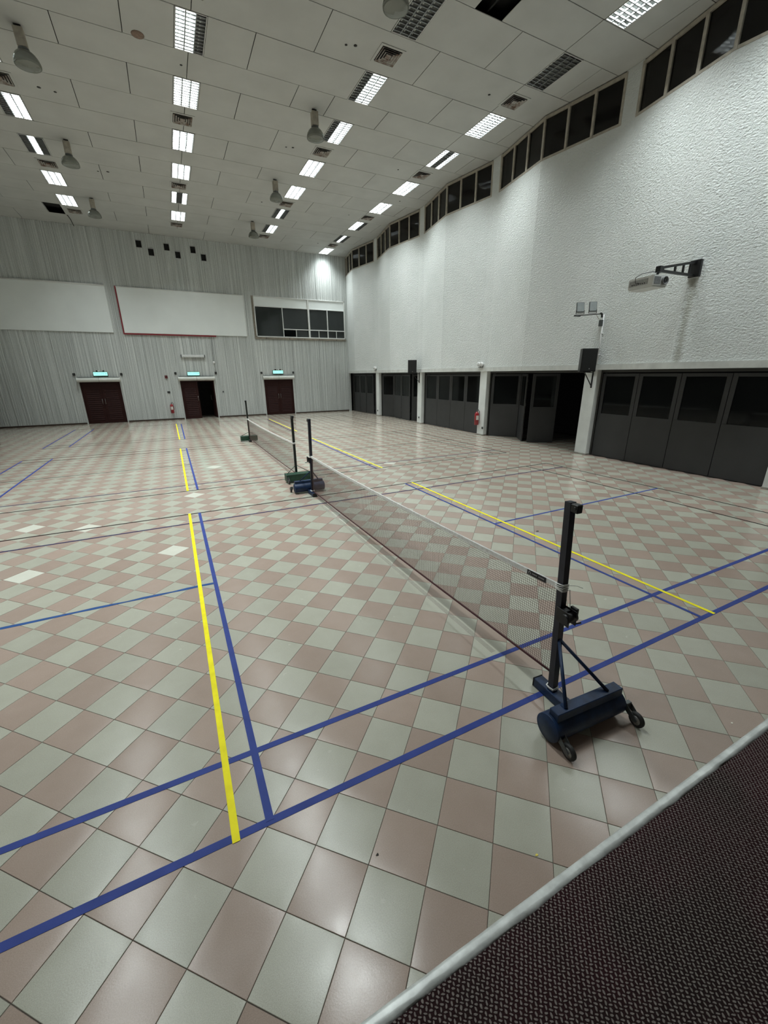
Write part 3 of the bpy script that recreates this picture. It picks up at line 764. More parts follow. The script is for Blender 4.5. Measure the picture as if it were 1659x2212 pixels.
obj('room_back', MB().box(x0-0.3, x1+0.2, 1.9, 1.95, 4.0, 7.2).box(x0-0.3, x1+0.2, 0.2, 1.9, 4.0, 4.05).box(x0-0.3, x1+0.2, 0.2, 1.9, 7.1, 7.15).box(x0-0.35, x0-0.3, 0.2, 1.9, 4.0, 7.2).box(x1+0.2, x1+0.25, 0.2, 1.9, 4.0, 7.2), mat('dim_room', (0.16, 0.17, 0.17), 0.8, var=0.2, vscale=1.5), w6)
sl = MB().cbox(x0-0.10, x1+0.02, -0.075, -0.03, 4.39, 4.495, 0.005).cbox(x0-0.10, x0-0.005, -0.06, -0.03, 4.495, 6.68, 0.005)
tag(obj('sill', sl, mat('sill_wood', (0.20, 0.175, 0.135), 0.6, var=0.25, vscale=6), w6), 'dull brown sill and side strip')
tk = MB()
for xm in (3.45, 4.85, 5.8, 6.75, 7.9): tk.box(xm-0.012, xm+0.012, -0.08, -0.075, 4.40, 4.49)
obj('sill_joint', tk, DARK, w6)

# lobby beyond the half open door
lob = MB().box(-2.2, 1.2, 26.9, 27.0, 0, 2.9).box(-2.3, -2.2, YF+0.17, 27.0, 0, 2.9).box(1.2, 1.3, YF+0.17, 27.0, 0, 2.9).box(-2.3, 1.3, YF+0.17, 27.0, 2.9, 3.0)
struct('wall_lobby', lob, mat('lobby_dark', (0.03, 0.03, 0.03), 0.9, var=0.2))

# ---------------------------------------------------------------- window wall on the right (folded plaster above a straight row of doors)
def fold_x(y):
    for i in range(-1, len(PY)):
        a = PY[i] if i >= 0 else PY[0]-4.7
        b = a+4.7
        if a-0.215 <= y <= a+0.215: return XR
        if a+0.215 < y < b-0.215:
            m = (a+b)/2
            return XB+(XR-XB)*(abs(y-m)/((b-a)/2-0.215))
    return XR
ZW0, ZW1 = 8.10, 9.145
ys = []
for i in range(-2, 6):
    p = PY[0]+4.7*i
    ys += [p-0.215, p+0.215, p+2.35]
ys = sorted({round(y, 4) for y in ys if -3.0 < y < YF+0.02}|{-3.0, YF+0.02})
wr = MB()
for a, b in zip(ys[:-1], ys[1:]):
    n = 6
    for k in range(n):
        ya, yb = a+(b-a)*k/n, a+(b-a)*(k+1)/n
        xa, xb = fold_x(ya), fold_x(yb)
        top = ZC-0.003 if (fold_x((a+b)/2) > XR-0.001) else ZW0
        wr.quad((xa, ya, ZBEAM+0.14), (xb, yb, ZBEAM+0.14), (xb, yb, top), (xa, ya, top))
        if top < ZC-0.1: wr.quad((xa, ya, top), (xb, yb, top), (xb+0.22, yb, top), (xa+0.22, ya, top))
        else:
            wr.quad((xa, ya, ZW0), (xa+0.22, ya, ZW0), (xa+0.22, ya, top), (xa, ya, top)); wr.quad((xb, yb, ZW0), (xb, yb, top), (xb+0.22, yb, top), (xb+0.22, yb, ZW0))
        wr.quad((xa+0.22, ya, ZBEAM), (xb+0.22, yb, ZBEAM), (xb+0.22, yb, top), (xa+0.22, ya, top))
wall_right = struct('wall_right', wr, STUCCO, 'folded white wall of rough stucco above the dark folding doors')
lg = MB()
for a, b in zip(ys[:-1], ys[1:]):
    xa, xb = fold_x(a), fold_x(b); e = 0.022
    p = [(xa-e, a, ZBEAM), (xb-e, b, ZBEAM), (9.05, b, ZBEAM), (9.05, a, ZBEAM), (xa-e, a, ZBEAM+0.145), (xb-e, b, ZBEAM+0.145), (9.05, b, ZBEAM+0.145), (9.05, a, ZBEAM+0.145)]
    lg.hexa(p)
tag(obj('ledge', lg, BEAMP, wall_right), 'smooth pale plaster band over the doors')
for p in PY:
    pm = MB().box(8.775, 9.20, p-0.20, p+0.20, 0.04, ZBEAM-0.0005).box(8.765, 8.775, p-0.195, p-0.06, 0.05, ZBEAM-0.01)
    pl = obj('pillar', pm, WHITEP, wall_right)
    obj('pillar_foot', CB(8.765, 9.21, p-0.21, p+0.21, 0.0005, 0.05, 0.006), mat('foot_grey', (0.32, 0.31, 0.28), 0.6, var=0.2), pl)

# clerestory windows: one per bay, three panes on each side of the fold
for bi in range(-1, 5):
    a = PY[0]+4.7*bi+0.215; b = min(a+4.27, YF)
    if b-a < 0.5: continue
    num = bi+2 if bi >= 0 else 7
    wn = link('window_%d' % num if bi >= 0 else 'window_7', None, None, (0, 0, 0))
    tag(wn, 'strip of dark panes in cream frame under the ceiling, %s' % {-1: 'above the stage', 0: 'above the projector', 1: 'between the two near pillars', 2: 'above the red extinguisher', 3: 'second bay from the ribbed wall', 4: 'beside the ribbed wall'}[bi], kind='structure')
    pts = [a+(4.27)*k/6 for k in range(7)]; pts = [y for y in pts if y <= YF-0.02]
    if pts[-1] < b-0.1: pts.append(b-0.02)
    fm = MB(); off = 0.03
    for ya, yb in zip(pts[:-1], pts[1:]):
        A = Vector((fold_x(ya)+off, ya, 0)); Bv = Vector((fold_x(yb)+off, yb, 0))
        for zc, hh in ((ZW0+0.03, 0.055), (ZW1-0.055, 0.07)):
            fm.bar(A+Vector((0,0,zc)), Bv+Vector((0,0,zc)), 0.07, hh)
    obj('frame', fm, CREAM, wn)
    for y in pts:
        x = fold_x(y)+off
        obj('mullion', CB(x-0.04, x+0.035, y-0.036, y+0.036, ZW0+0.002, ZW1-0.02, 0.004), CREAM, wn)
    for ya, yb in zip(pts[:-1], pts[1:]):
        xa, xb = fold_x(ya)+off+0.004, fold_x(yb)+off+0.004
        g = MB().hexa([(xa, ya+0.028, ZW0+0.055), (xb, yb-0.028, ZW0+0.055), (xb+0.006, yb-0.028, ZW0+0.055), (xa+0.006, ya+0.028, ZW0+0.055),
                       (xa, ya+0.028, ZW1-0.09), (xb, yb-0.028, ZW1-0.09), (xb+0.006, yb-0.028, ZW1-0.09), (xa+0.006, ya+0.028, ZW1-0.09)])
        obj('glass_pane', g, G_HIGH, wn)

# folding doors in the bays
def leaf_mesh(w, h=2.33):
    m = MB(); s = 0.10; zb, zt = 1.235, h-0.075
    m.cbox(0, w, -0.02, 0.02, 0.012, zb, 0.003); m.cbox(0, s, -0.02, 0.02, zb, h, 0.003); m.cbox(w-s, w, -0.02, 0.02, zb, h, 0.003); m.cbox(s, w-s, -0.02, 0.02, zt, h, 0.003)
    return m, (s, w-s, zb, zt)
def fold_leaf(door, A, Bp, label=None):
    A = Vector((*A, 0)); Bp = Vector((*Bp, 0)); d = Bp-A; w = d.length-0.012
    m, (s0, s1, zb, zt) = leaf_mesh(w)
    lf = obj('leaf', m, CHAR, door, A+d.normalized()*0.006, (0, 0, math.atan2(d.y, d.x)))
    obj('glass_pane', B(s0, s1, -0.004, 0.004, zb, zt), G_DARK, lf)
    hg = MB()
    for z in (0.35, 1.3, 2.1): hg.tube([(w-0.004, 0.024, z-0.05), (w-0.004, 0.024, z+0.05)], 0.007, 6)
    obj('hinge', hg, CHARF, lf)
    if label: lf['label'] = label
    return lf
BAYS = {4: (PY[0], PY[1]), 5: (PY[1], PY[2]), 6: (PY[2], PY[3]), 7: (PY[3], PY[4]), 8: (PY[4], YF-0.02)}
BL = {4: 'closed charcoal folding door of four half glazed leaves, nearest the stage', 5: 'charcoal folding door half folded open beside the near loudspeaker', 6: 'closed charcoal folding door left of the red extinguisher',
      7: 'charcoal folding door slightly open beside the far loudspeaker', 8: 'charcoal folding door beside the ribbed wall'}
XD = 8.97
for k, (a, b) in BAYS.items():
    d = link('door_%d' % k, None); tag(d, BL[k], kind='structure')
    a0, b0 = a+0.205, (b-0.205 if k != 8 else b)
    fr = MB().cbox(XD-0.05, XD+0.06, a0, a0+0.05, 0.004, ZBEAM-0.002, 0.004).cbox(XD-0.05, XD+0.06, b0-0.05 if k != 8 else b0-0.12, b0, 0.004, ZBEAM-0.002, 0.004).cbox(XD-0.05, XD+0.06, a0+0.05, b0-0.05, 2.36, ZBEAM-0.002, 0.004)
    obj('frame', fr, CHARF, d)
    A0, B0 = a0+0.055, b0-0.055
    if k in (4, 6):
        yy = [B0-(B0-A0)*q/4 for q in range(5)]
        for q in range(4): fold_leaf(d, (XD, yy[q]), (XD, yy[q+1]))
    elif k == 5:
        for p, q in (((8.97, 11.02), (9.60, 10.13)), ((9.60, 10.10), (9.03, 9.27)), ((9.02, 9.02), (9.74, 8.50))): fold_leaf(d, p, q)
    elif k == 7:
        for p, q in (((8.97, 20.42), (9.27, 19.50)), ((9.22, 19.44), (9.12, 18.42)), ((9.12, 18.40), (9.04, 17.35)), ((9.10, 17.30), (9.85, 16.75))): fold_leaf(d, p, q)
    else:
        for p, q in (((8.97, 24.66), (8.97, 23.68)), ((8.97, 23.66), (8.99, 22.78)), ((9.0, 22.74), (9.06, 21.80)), ((9.10, 21.75), (9.75, 21.2))): fold_leaf(d, p, q)

# left wall (just outside the frame), back wall of the stage, outer corridor parapet
wl = MB()
for a, b in zip(ys[:-1], ys[1:]):
    xa, xb = -1.3-fold_x(a), -1.3-fold_x(b)
    wl.hexa([(xa-0.22, a, ZBEAM), (xa, a, ZBEAM), (xb, b, ZBEAM), (xb-0.22, b, ZBEAM), (xa-0.22, a, ZC-0.003), (xa, a, ZC-0.003), (xb, b, ZC-0.003), (xb-0.22, b, ZC-0.003)])
wall_left = struct('wall_left', wl, WHITEP)
lo = MB().box(-10.25, -10.2, -3, YF, 0.0, ZBEAM)
for p in PY: lo.box(-10.2, -10.07, p-0.2, p+0.2, 0.0, ZBEAM)
obj('door_panels', lo, CHAR, wall_left)
struct('wall_behind', MB().box(XL, XR+0.2, -8.6, -8.5, 0.0, ZC-0.003).box(XL-0.2, XL, -8.6, -3.0, 0, ZC-0.003).box(XR+0.2, XR+0.4, -8.6, -3.0, 0, ZC-0.003), BACKW)

# ---------------------------------------------------------------- stage, nosing and carpet
struct('stage', MB().box(XL, 8.7, -8.45, YS-0.02, -0.003, ZS-0.012), STAGEF, 'raised stage in the near corner of the hall')
ns = MB(); rn = random.Random(11); N = 260
prof = [(0.004, -0.05), (0.004, -0.004), (0.0, 0.0045), (-0.006, 0.0062), (-0.016, 0.0065), (-0.026, 0.0060), (-0.030, -0.004)]
xa = [-6.0+12.0*i/N for i in range(N+1)]
rows = []
for x in xa:
    j = [rn.gauss(0, 0.0011) for _ in prof]
    rows.append([(x, YS+y+(j[q] if q in (4, 5, 6) else j[q]*0.2), ZS+z+(j[q]*0.5 if 2 <= q <= 5 else 0)) for q, (y, z) in enumerate(prof)])
base = 0
for r_ in rows: ns.v += r_
k = len(prof)
for i in range(N):
    for q in range(k-1): ns.f.append((i*k+q, i*k+q+1, (i+1)*k+q+1, (i+1)*k+q)); ns.sm.append(True); ns.mi.append(0)
struct('trim_1', ns, ALU, 'dented silver metal nosing along the carpeted stage edge')
cp = MB(); N = 120; ya = YS-0.0275
re = random.Random(5); edge = [(-6.0+12.0*i/N, ya+re.gauss(0, 0.0018)) for i in range(N+1)]
for i in range(N):
    (x0_, y0_), (x1_, y1_) = edge[i], edge[i+1]
    cp.quad((x0_, -6.0, ZS+0.004), (x1_, -6.0, ZS+0.004), (x1_, y1_-0.004, ZS+0.004), (x0_, y0_-0.004, ZS+0.004))
    cp.quad((x0_, y0_-0.004, ZS+0.004), (x1_, y1_-0.004, ZS+0.004), (x1_, y1_, ZS-0.011), (x0_, y0_, ZS-0.011))
    cp.quad((x0_, -6.0, ZS-0.011), (x0_, y0_, ZS-0.011), (x1_, y1_, ZS-0.011), (x1_, -6.0, ZS-0.011))
tag(obj('carpet', cp, CARPET), 'dark maroon carpet with grey woven flecks laid on the stage', 'carpet')

# ---------------------------------------------------------------- court tape
def tape(p, q, w, m, label, wob=0.0, gaps=0):
    p = Vector((*p, 0)); q = Vector((*q, 0)); d = q-p; L = d.length; d.normalize(); n = Vector((-d.y, d.x, 0))
    N = max(1, int(L/0.15)) if wob else max(1, int(L/0.6)); mb = MB(); rt = random.Random(label)
    z0, z1 = 0.0009, 0.0021
    rows = []
    for i in range(N+1):
        c = d*(L*i/N); j1, j2 = rt.gauss(0, wob), rt.gauss(0, wob)
        ww = w*(1-(0.55*rt.random() if wob and rt.random() < 0.3 else 0))
        e = 0.0006*rt.uniform(-1, 1)
        rows.append((c-n*(ww/2+e)+n*j1, c+n*(ww/2+e)+n*j2))
    for i in range(N):
        if gaps and rt.random() < gaps: continue
        a, b = rows[i]; c, e = rows[i+1]
        mb.hexa([a+Vector((0,0,z0)), b+Vector((0,0,z0)), e+Vector((0,0,z0)), c+Vector((0,0,z0)), a+Vector((0,0,z1)), b+Vector((0,0,z1)), e+Vector((0,0,z1)), c+Vector((0,0,z1))])
    return tag(obj('tape_line', mb, m, None, p), label, 'tape line', 'tape lines of the courts')
LINES = [
 ((-6.42, 0.0), (6.93, -0.005), .046, TB, 'long blue tape line passing under the nearest net stand, closest to the stage'),
 ((-6.42, 0.497), (6.93, 0.503), .044, TB, 'long blue tape line of the near court, second from the stage'),
 ((-2.17, -0.03), (-2.15, 6.11), .042, TY, 'yellow tape line left of the net on the near court'),
 ((-1.985, 0.0), (-1.985, 6.07), .045, TB, 'blue tape line beside the left yellow line on the near court'),
 ((2.56, -0.02), (2.54, 6.11), .042, TY, 'yellow tape line right of the net on the near court'),
 ((2.37, 0.0), (2.35, 6.09), .040, TB, 'dull blue tape line beside the right yellow line on the near court'),
 ((2.35, 3.10), (6.92, 3.14), .040, TB, 'blue centre tape line right of the net on the near court'),
 ((-6.4, 5.53), (6.85, 5.57), .040, TP, 'faded violet tape line across the near court, nearer the stage of its far pair'),
 ((-6.4, 6.06), (6.85, 6.11), .038, TD, 'thin dark line across the near court beside the far navy net stand'),
 ((6.85, 6.11), (6.98, 0.0), .036, TD, 'thin dark line along the right end of the near court, closest to the doors'),
 ((6.08, 6.10), (6.17, 0.0), .036, TD, 'thin dark line along the right end of the near court, inner of the two'),
 ((-6.42, 0.0), (-6.42, 6.06), .040, TB, 'blue end tape line at the left of the near court, outer one'),
 ((-6.42, 7.80), (7.0, 7.84), .038, TD, 'thin dark line across the middle court beside the green net stand'),
 ((-6.42, 8.33), (7.0, 8.36), .038, TP, 'faded violet line across the middle court just behind the near green stand'),
 ((-2.115, 7.82), (-2.12, 13.88), .042, TY, 'yellow tape line left of the net on the middle court'),
 ((-1.915, 7.84), (-1.93, 13.87), .045, TB, 'blue tape line beside the left yellow line on the middle court'),
 ((2.62, 7.80), (2.58, 13.92), .040, TY, 'yellow tape line right of the net on the middle court'),
 ((2.46, 7.85), (2.44, 13.85), .040, TB, 'blue tape line beside the right yellow line on the middle court'),
 ((-6.1, 10.81), (-1.93, 10.83), .034, TD, 'thin dark centre line left of the net on the middle court'),
 ((2.45, 10.83), (6.95, 10.86), .034, TD, 'thin dark centre line right of the net on the middle court'),
 ((-6.42, 13.44), (7.0, 13.52), .036, TD, 'thin dark line across the middle court in front of the far green stand'),
 ((-6.42, 13.95), (7.03, 14.06), .036, TD, 'thin dark line across the middle court, the one farthest from the stage'),
 ((-6.41, 7.80), (-6.41, 13.85), .042, TB, 'blue end tape line at the left of the middle court, outer one'),
 ((-5.66, 7.80), (-5.67, 13.85), .045, TB, 'blue end tape line at the left of the middle court, inner one'),
 ((7.0, 7.85), (7.03, 14.06), .036, TD, 'thin dark line along the right end of the middle court, closest to the doors'),
 ((6.55, 7.95), (6.22, 14.03), .036, TD, 'thin dark line along the right end of the middle court, inner of the two'),
 ((-6.42, 16.25), (7.0, 16.32), .036, TD, 'thin dark line across the far court, the one nearest the stage'),
 ((-6.42, 16.80), (7.0, 16.88), .036, TD, 'thin dark line across the far court, second from the stage'),
 ((-2.09, 16.23), (-2.12, 22.36), .042, TY, 'yellow tape line left of the centre on the far court'),
 ((-1.90, 16.26), (-1.89, 22.22), .045, TB, 'blue tape line beside the left yellow line on the far court'),
 ((2.62, 16.26), (2.63, 22.19), .040, TY, 'yellow tape line right of the centre on the far court'),
 ((2.42, 16.39), (2.50, 22.05), .040, TP, 'dull blue tape line beside the right yellow line on the far court'),
 ((-6.43, 16.31), (-6.42, 22.17), .042, TB, 'blue end tape line at the left of the far court, outer one'),
 ((-5.67, 16.33), (-5.66, 21.97), .042, TB, 'blue end tape line at the left of the far court, inner one'),
 ((6.24, 16.4), (5.75, 21.9), .036, TD, 'thin dark line along the right end of the far court, inner of the two'),
 ((7.0, 16.32), (6.95, 22.2), .036, TD, 'thin dark line along the right end of the far court, closest to the doors'),
 ((-6.42, 22.2), (6.95, 22.2), .036, TD, 'thin dark line across the far court, closest to the ribbed wall'),
]
for p, q, w, m, lab in LINES: tape(p, q, w, m, lab)
for o in list(bpy.data.objects):
    if o.name.startswith('tape_line') and 'yellow' in o['label']: o.location.z += 0.0014
tape((-6.4, 3.11), (-2.0, 3.11), .048, TB2, 'torn crinkled blue centre tape line left of the net on the near court', 0.004)
p_ = MATS['pale_strip'].node_tree.nodes['Principled BSDF']; p_.inputs['Alpha'].default_value = 0.22
rs = tape((0.125, 0.56), (0.14, 5.45), .05, PALE_STRIP, 'pale strip of old tape residue on the floor below the near net')  # faint see-through strip, paler than the tiles; label text seeds its edges

# scraps on the floor
def scrap(x, y, m, label, r):
    rt = random.Random(label); mb = MB()
    pts = [(r*rt.uniform(0.5, 1)*math.cos(a*PI/3), r*rt.uniform(0.3, 0.7)*math.sin(a*PI/3)) for a in range(6)]
    mb.prism(pts, 0.0008, 0.003, 'z')
    tag(obj('floor_scrap', mb, m, None, (x, y, 0)), label, 'scrap')
scrap(-0.78, -0.81, YSCRAP, 'tiny yellow scrap on a grey tile near the stage edge', 0.013)
scrap(1.10, -0.83, WSCRAP, 'tiny white scrap on a pink tile by the stage edge', 0.011)
scrap(2.73, 2.52, HOLEM, 'dark fleck beside the right yellow line on the near court', 0.035)
scrap(-1.52, -0.43, HOLEM, 'dark fleck on a pink tile in front of the near blue line', 0.012)

# ---------------------------------------------------------------- badminton net stands
def net_stand(loc, rz, label, style, paint, dark):
    t = thing('net_stand', label, 'net stand', loc, rz, 'wheeled net stands')
    if style == 'drum':
        obj('weight_drum', MB().lathe([(0.0, -0.335), (0.083, -0.335), (0.085, -0.333), (0.096, -0.335), (0.0965, -0.330), (0.0965, 0.300), (0.0955, 0.304), (0.0, 0.304)], 36, (0.0, -0.285, 0.118), 'x'), paint, t)
        obj('beam', CB(-0.315, 0.290, -0.340, -0.262, 0.196, 0.262, 0.004), paint, t)
        br = [(-0.225, -0.315, 0.262), (0.165, -0.315, 0.262)]; bt = (0, 0.012, 0.53); wy = -0.445; wx = (-0.30, 0.34); ft = 0.150
    else:
        obj('weight_box', CB(-0.305, 0.305, -0.29, -0.075, 0.035, 0.205, 0.006), paint, t)
        br = [(-0.27, -0.20, 0.205), (0.27, -0.20, 0.205)]; bt = (0, 0.0, 0.36); wy = -0.345; wx = (-0.27, 0.27); ft = 0.11
    obj('foot', MB().cbox(-0.043, 0.043, -0.24 if style == 'drum' else -0.078, ft, 0.003, 0.078, 0.004), paint, t)
    tag(obj('foot_cap', CB(-0.045, 0.045, ft, ft+0.012, 0.002, 0.079, 0.004), BLACKM, t), 'black rubber end cap')
    lean = 0.085 if style == 'drum' else 0.02
    H = 1.565 if style == 'drum' else 1.50
    obj('post', MB().bar((0, 0, 0.076), (0, lean, H), 0.050, 0.050, (0,1,0)), dark, t)
    for b in br:
        obj('brace', MB().tube([bt, b], 0.0125 if style == 'drum' else 0.007, 8), paint, t)
    py = lean*0.98
    obj('pulley_block', MB().cbox(-0.024, 0.024, py-0.085, py-0.022, H-0.062, H-0.002, 0.006).tube([(-0.03, py-0.06, H-0.03), (0.03, py-0.06, H-0.03)], 0.012, 8), BLACKM, t)
    if style == 'drum':
        zw = 0.74; yw = lean*zw/H
        w = obj('winch', MB().cbox(-0.036, -0.030, yw-0.12, yw-0.0, zw-0.055, zw+0.055, 0.002).cbox(0.030, 0.036, yw-0.12, yw-0.0, zw-0.055, zw+0.055, 0.002).tube([(-0.052, yw-0.085, zw), (0.052, yw-0.085, zw)], 0.036, 12).cbox(-0.030, 0.030, yw-0.07, yw-0.024, zw-0.045, zw+0.045, 0.003).cbox(0.036, 0.060, yw-0.11, yw-0.05, zw+0.01, zw+0.07, 0.004), BLACKM, t)
        obj('crank', MB().tube([(0.036, yw-0.085, zw), (0.055, yw-0.085, zw), (0.055, yw-0.10, zw-0.055), (0.10, yw-0.105, zw-0.055)], 0.007, 8), BLACKM, w)
    for x in wx:
        wh = obj('wheel', MB().lathe([(0.020, -0.014), (0.046, -0.015), (0.055, -0.009), (0.056, 0.0), (0.055, 0.009), (0.046, 0.015), (0.020, 0.014)], 22, (x, wy, 0.057), 'x'), RUBBER, t)
        obj('hub', MB().lathe([(0.0, -0.019), (0.012, -0.019), (0.014, -0.0145), (0.034, -0.0155), (0.034, 0.0155), (0.014, 0.0145), (0.012, 0.019), (0.0, 0.019)], 16, (x, wy, 0.057), 'x'), STEEL, wh)
        y0 = -0.365 if style == 'drum' else -0.288
        f = MB()
        for s in (-1, 1): f.prism([(y0, 0.085), (y0, 0.14), (wy+0.02, 0.095), (wy-0.016, 0.062), (wy-0.012, 0.045), (wy+0.012, 0.045)], x+s*0.022-0.002, x+s*0.022+0.002, 'x')
        f.cbox(x-0.024, x+0.024, y0-0.012, y0+0.02, 0.085, 0.142, 0.003)
        tag(obj('castor_fork', f, GREYM, t), 'grey steel castor fork')
    return t
net_stand((0.155, -0.065, 0), math.radians(-3.4), 'navy wheeled net stand with drum weight near the stage', 'drum', NAVY, NAVYD)
net_stand((0.20, 6.19, 0), math.radians(180), 'navy wheeled net stand with drum weight at the far end of the near net', 'drum', NAVY, NAVYD)
net_stand((0.26, 7.65, 0), 0.0, 'dark green box weighted net stand just behind the far navy stand', 'box', GREEN, GREEND)
net_stand((0.275, 14.27, 0), math.radians(180), 'dark green box weighted net stand nearest the ribbed wall', 'box', GREEN, GREEND)

# ---------------------------------------------------------------- nets
def net(A, Bp, zt, zb, label, patch, tw, cell=0.0195):
    A = Vector((*A, 0)); Bp = Vector((*Bp, 0)); d = Bp-A; L = d.length; u = d.normalized(); n = Vector((-u.y, u.x, 0))
    t = thing('badminton_net', label, 'net', A)
    sagT, sagB = 0.035, 0.03
    def top(s): return zt[0]+(zt[1]-zt[0])*s-sagT*4*s*(1-s)
    def bot(s): return zb[0]+(zb[1]-zb[0])*s-sagB*4*s*(1-s)*0.6
    def bow(s, r): return 0.02*math.sin(PI*s)*math.sin(PI*r)
    def P(s, r): return u*(L*s)+n*bow(s, r)+Vector((0, 0, bot(s)+(top(s)-bot(s))*r))
    m = MB()
    def strand(pts, sides):
        b = len(m.v); e1, e2 = sides
        for p in pts: m.v += [tuple(p+e1*tw), tuple(p+e2*tw), tuple(p-e1*tw), tuple(p-e2*tw)]
        for i in range(len(pts)-1):
            for k in range(4):
                a = b+i*4+k; c = b+i*4+(k+1) % 4; m.f.append((a, c, c+4, a+4)); m.sm.append(False); m.mi.append(0)
    N = int(L/cell); K = int((zt[0]-zb[0]-0.03)/cell)
    for i in range(N+1):
        s = i/N; strand([P(s, 0), P(s, 0.5), P(s, 0.955)], (u, n))
    Z = Vector((0,0,1))
    for k in range(1, K+1):
        r = 0.955*k/K; strand([P(i/24, r) for i in range(25)], (Z, n))
    tag(obj('mesh_twine', m, NETM, t, fix=False), kind='stuff')
    tp = MB(); NS = 48; h = 0.042; rj = random.Random(2)
    secs = []
    for i in range(NS+1):
        s = i/NS; p = P(s, 1.0); hh = h*(1+rj.uniform(-0.12, 0.12)); w = 0.003+rj.uniform(0, 0.002)
        secs.append([p+n*w-Z*hh, p+n*w*1.3-Z*0.004, p+Z*0.002, p-n*w*1.3-Z*0.004, p-n*w-Z*hh])
    for sct in secs: tp.v += [tuple(q) for q in sct]
    for i in range(NS):
        for k in range(5):
            a = i*5+k; c = i*5+(k+1) % 5; tp.f.append((a, c, c+5, a+5)); tp.sm.append(False); tp.mi.append(0)
    obj('top_tape', tp, TAPEW, t)
    obj('bottom_cord', MB().tube([P(i/24, 0.0) for i in range(25)], 0.0095, 6), NETR, t)
    for s in (0.0, 1.0): obj('side_cord', MB().tube([P(s, 0), P(s, 0.5), P(s, 0.96)], 0.005, 6), NETR, t)
    if patch:
        s0, s1 = 0.025, 0.055
        lp = MB(); e = n*0.0062
        for sg in (1, -1):
            q = [P(s0, 1)-Z*0.046+e*sg, P(s1, 1)-Z*0.046+e*sg, P(s1, 1)-Z*0.004+e*sg, P(s0, 1)-Z*0.004+e*sg]
            q2 = [v-e*sg*0.35 for v in q]; lp.hexa([q2[0], q2[1], q[1], q[0], q2[3], q2[2], q[2], q[3]])
        pt = obj('label_patch', lp, LABELM, t)
        pr = MB(); e2 = n*0.0068                      # small pale print, too worn to read
        def stroke(a, b, z0, z1):
            f = lambda s: P(s1+(s0-s1)*s, 1)
            for sg in (1, -1):
                q = [f(a)-Z*z1+e2*sg, f(b)-Z*z1+e2*sg, f(b)-Z*z0+e2*sg, f(a)-Z*z0+e2*sg]
                q2 = [v-e2*sg*0.06 for v in q]; pr.hexa([q2[0], q2[1], q[1], q[0], q2[3], q2[2], q[2], q[3]])
        stroke(0.07, 0.11, 0.014, 0.036); stroke(0.11, 0.17, 0.012, 0.018); stroke(0.17, 0.20, 0.018, 0.036)
        for q in range(5): stroke(0.27+q*0.055, 0.305+q*0.055, 0.020, 0.030)
        for q in range(5): stroke(0.62+q*0.06, 0.66+q*0.06, 0.020, 0.030)
        obj('print', pr, LABELT, pt)
    return t, P
def cord_wrap(parent, c, z, n, sq=0.031, tail=0.25, side=1, lean=0.0):
    """turns of white cord round a square post and a loose tail"""
    c = Vector(c)
    for k in range(n):
        zz = z+0.010*k; pts = []
        for q in range(9):
            a = q*PI/4+PI/4; r = sq*(1.36 if q % 2 == 0 else 1.08)
            pts.append(c+Vector((r*math.cos(a), r*math.sin(a)+lean*zz, zz+0.006*math.sin(a*1+k))))
        obj('tie_cord', MB().tube(pts, 0.0045, 6), CORD, parent)
    if tail:
        e = c+Vector((sq*1.2, -sq*1.2+lean*z, z))
        obj('tie_cord', MB().tube([e, e+Vector((0.012, -0.012, -tail*0.5)), e+Vector((0.006, -0.02, -tail))], 0.0025, 6), CORD, parent)
n1, P1 = net((0.157, -0.03), (0.20, 6.155), (0.955, 0.835), (0.215, 0.10), 'brown badminton net between the two navy stands', True, 0.0014)
n2, P2 = net((0.262, 7.69), (0.275, 14.235), (0.885, 0.845), (0.15, 0.12), 'brown badminton net between the two green stands', False, 0.0008)
off = -Vector(n1.location)
cord_wrap(n1, off+Vector((0.155, -0.065, 0)), 0.925, 5, tail=0.22, lean=0.054)
cord_wrap(n1, off+Vector((0.155, -0.065, 0)), 0.10, 2, tail=0.0, lean=0.054)
obj('tie_cord', MB().tube([off+Vector((0.19, -0.10, 0.115)), off+Vector((0.195, -0.115, 0.09)), off+Vector((0.13, -0.24, 0.085)), off+Vector((0.10, -0.30, 0.03))], 0.003, 6), CORD, n1)
obj('tie_cord', MB().tube([off+Vector((0.19, -0.03, 0.95)), off+Vector((0.25, -0.06, 0.945)), off+Vector((0.30, -0.075, 0.92))], 0.0022, 6), CORD, n1)
cord_wrap(n1, off+Vector((0.20, 6.19, 0)), 0.81, 3, tail=0.0, lean=-0.054)
cord_wrap(n1, off+Vector((0.20, 6.19, 0)), 0.10, 2, tail=0.0, lean=-0.054)
obj('tie_cord', MB().tube([off+Vector((0.21, 6.14, 0.80)), off+Vector((0.19, 6.15, 0.6)), off+Vector((0.21, 6.17, 0.4))], 0.004, 6), CORD, n1)
off = -Vector(n2.location)
cord_wrap(n2, off+Vector((0.26, 7.65, 0)), 0.865, 3, tail=0.0, lean=0.014)
cord_wrap(n2, off+Vector((0.275, 14.27, 0)), 0.83, 3, tail=0.0, lean=-0.014)
obj('tie_cord', MB().tube([off+Vector((0.24, 7.69, 0.84)), off+Vector((0.235, 7.69, 0.5)), off+Vector((0.25, 7.69, 0.2))], 0.004, 6), CORD, n2)

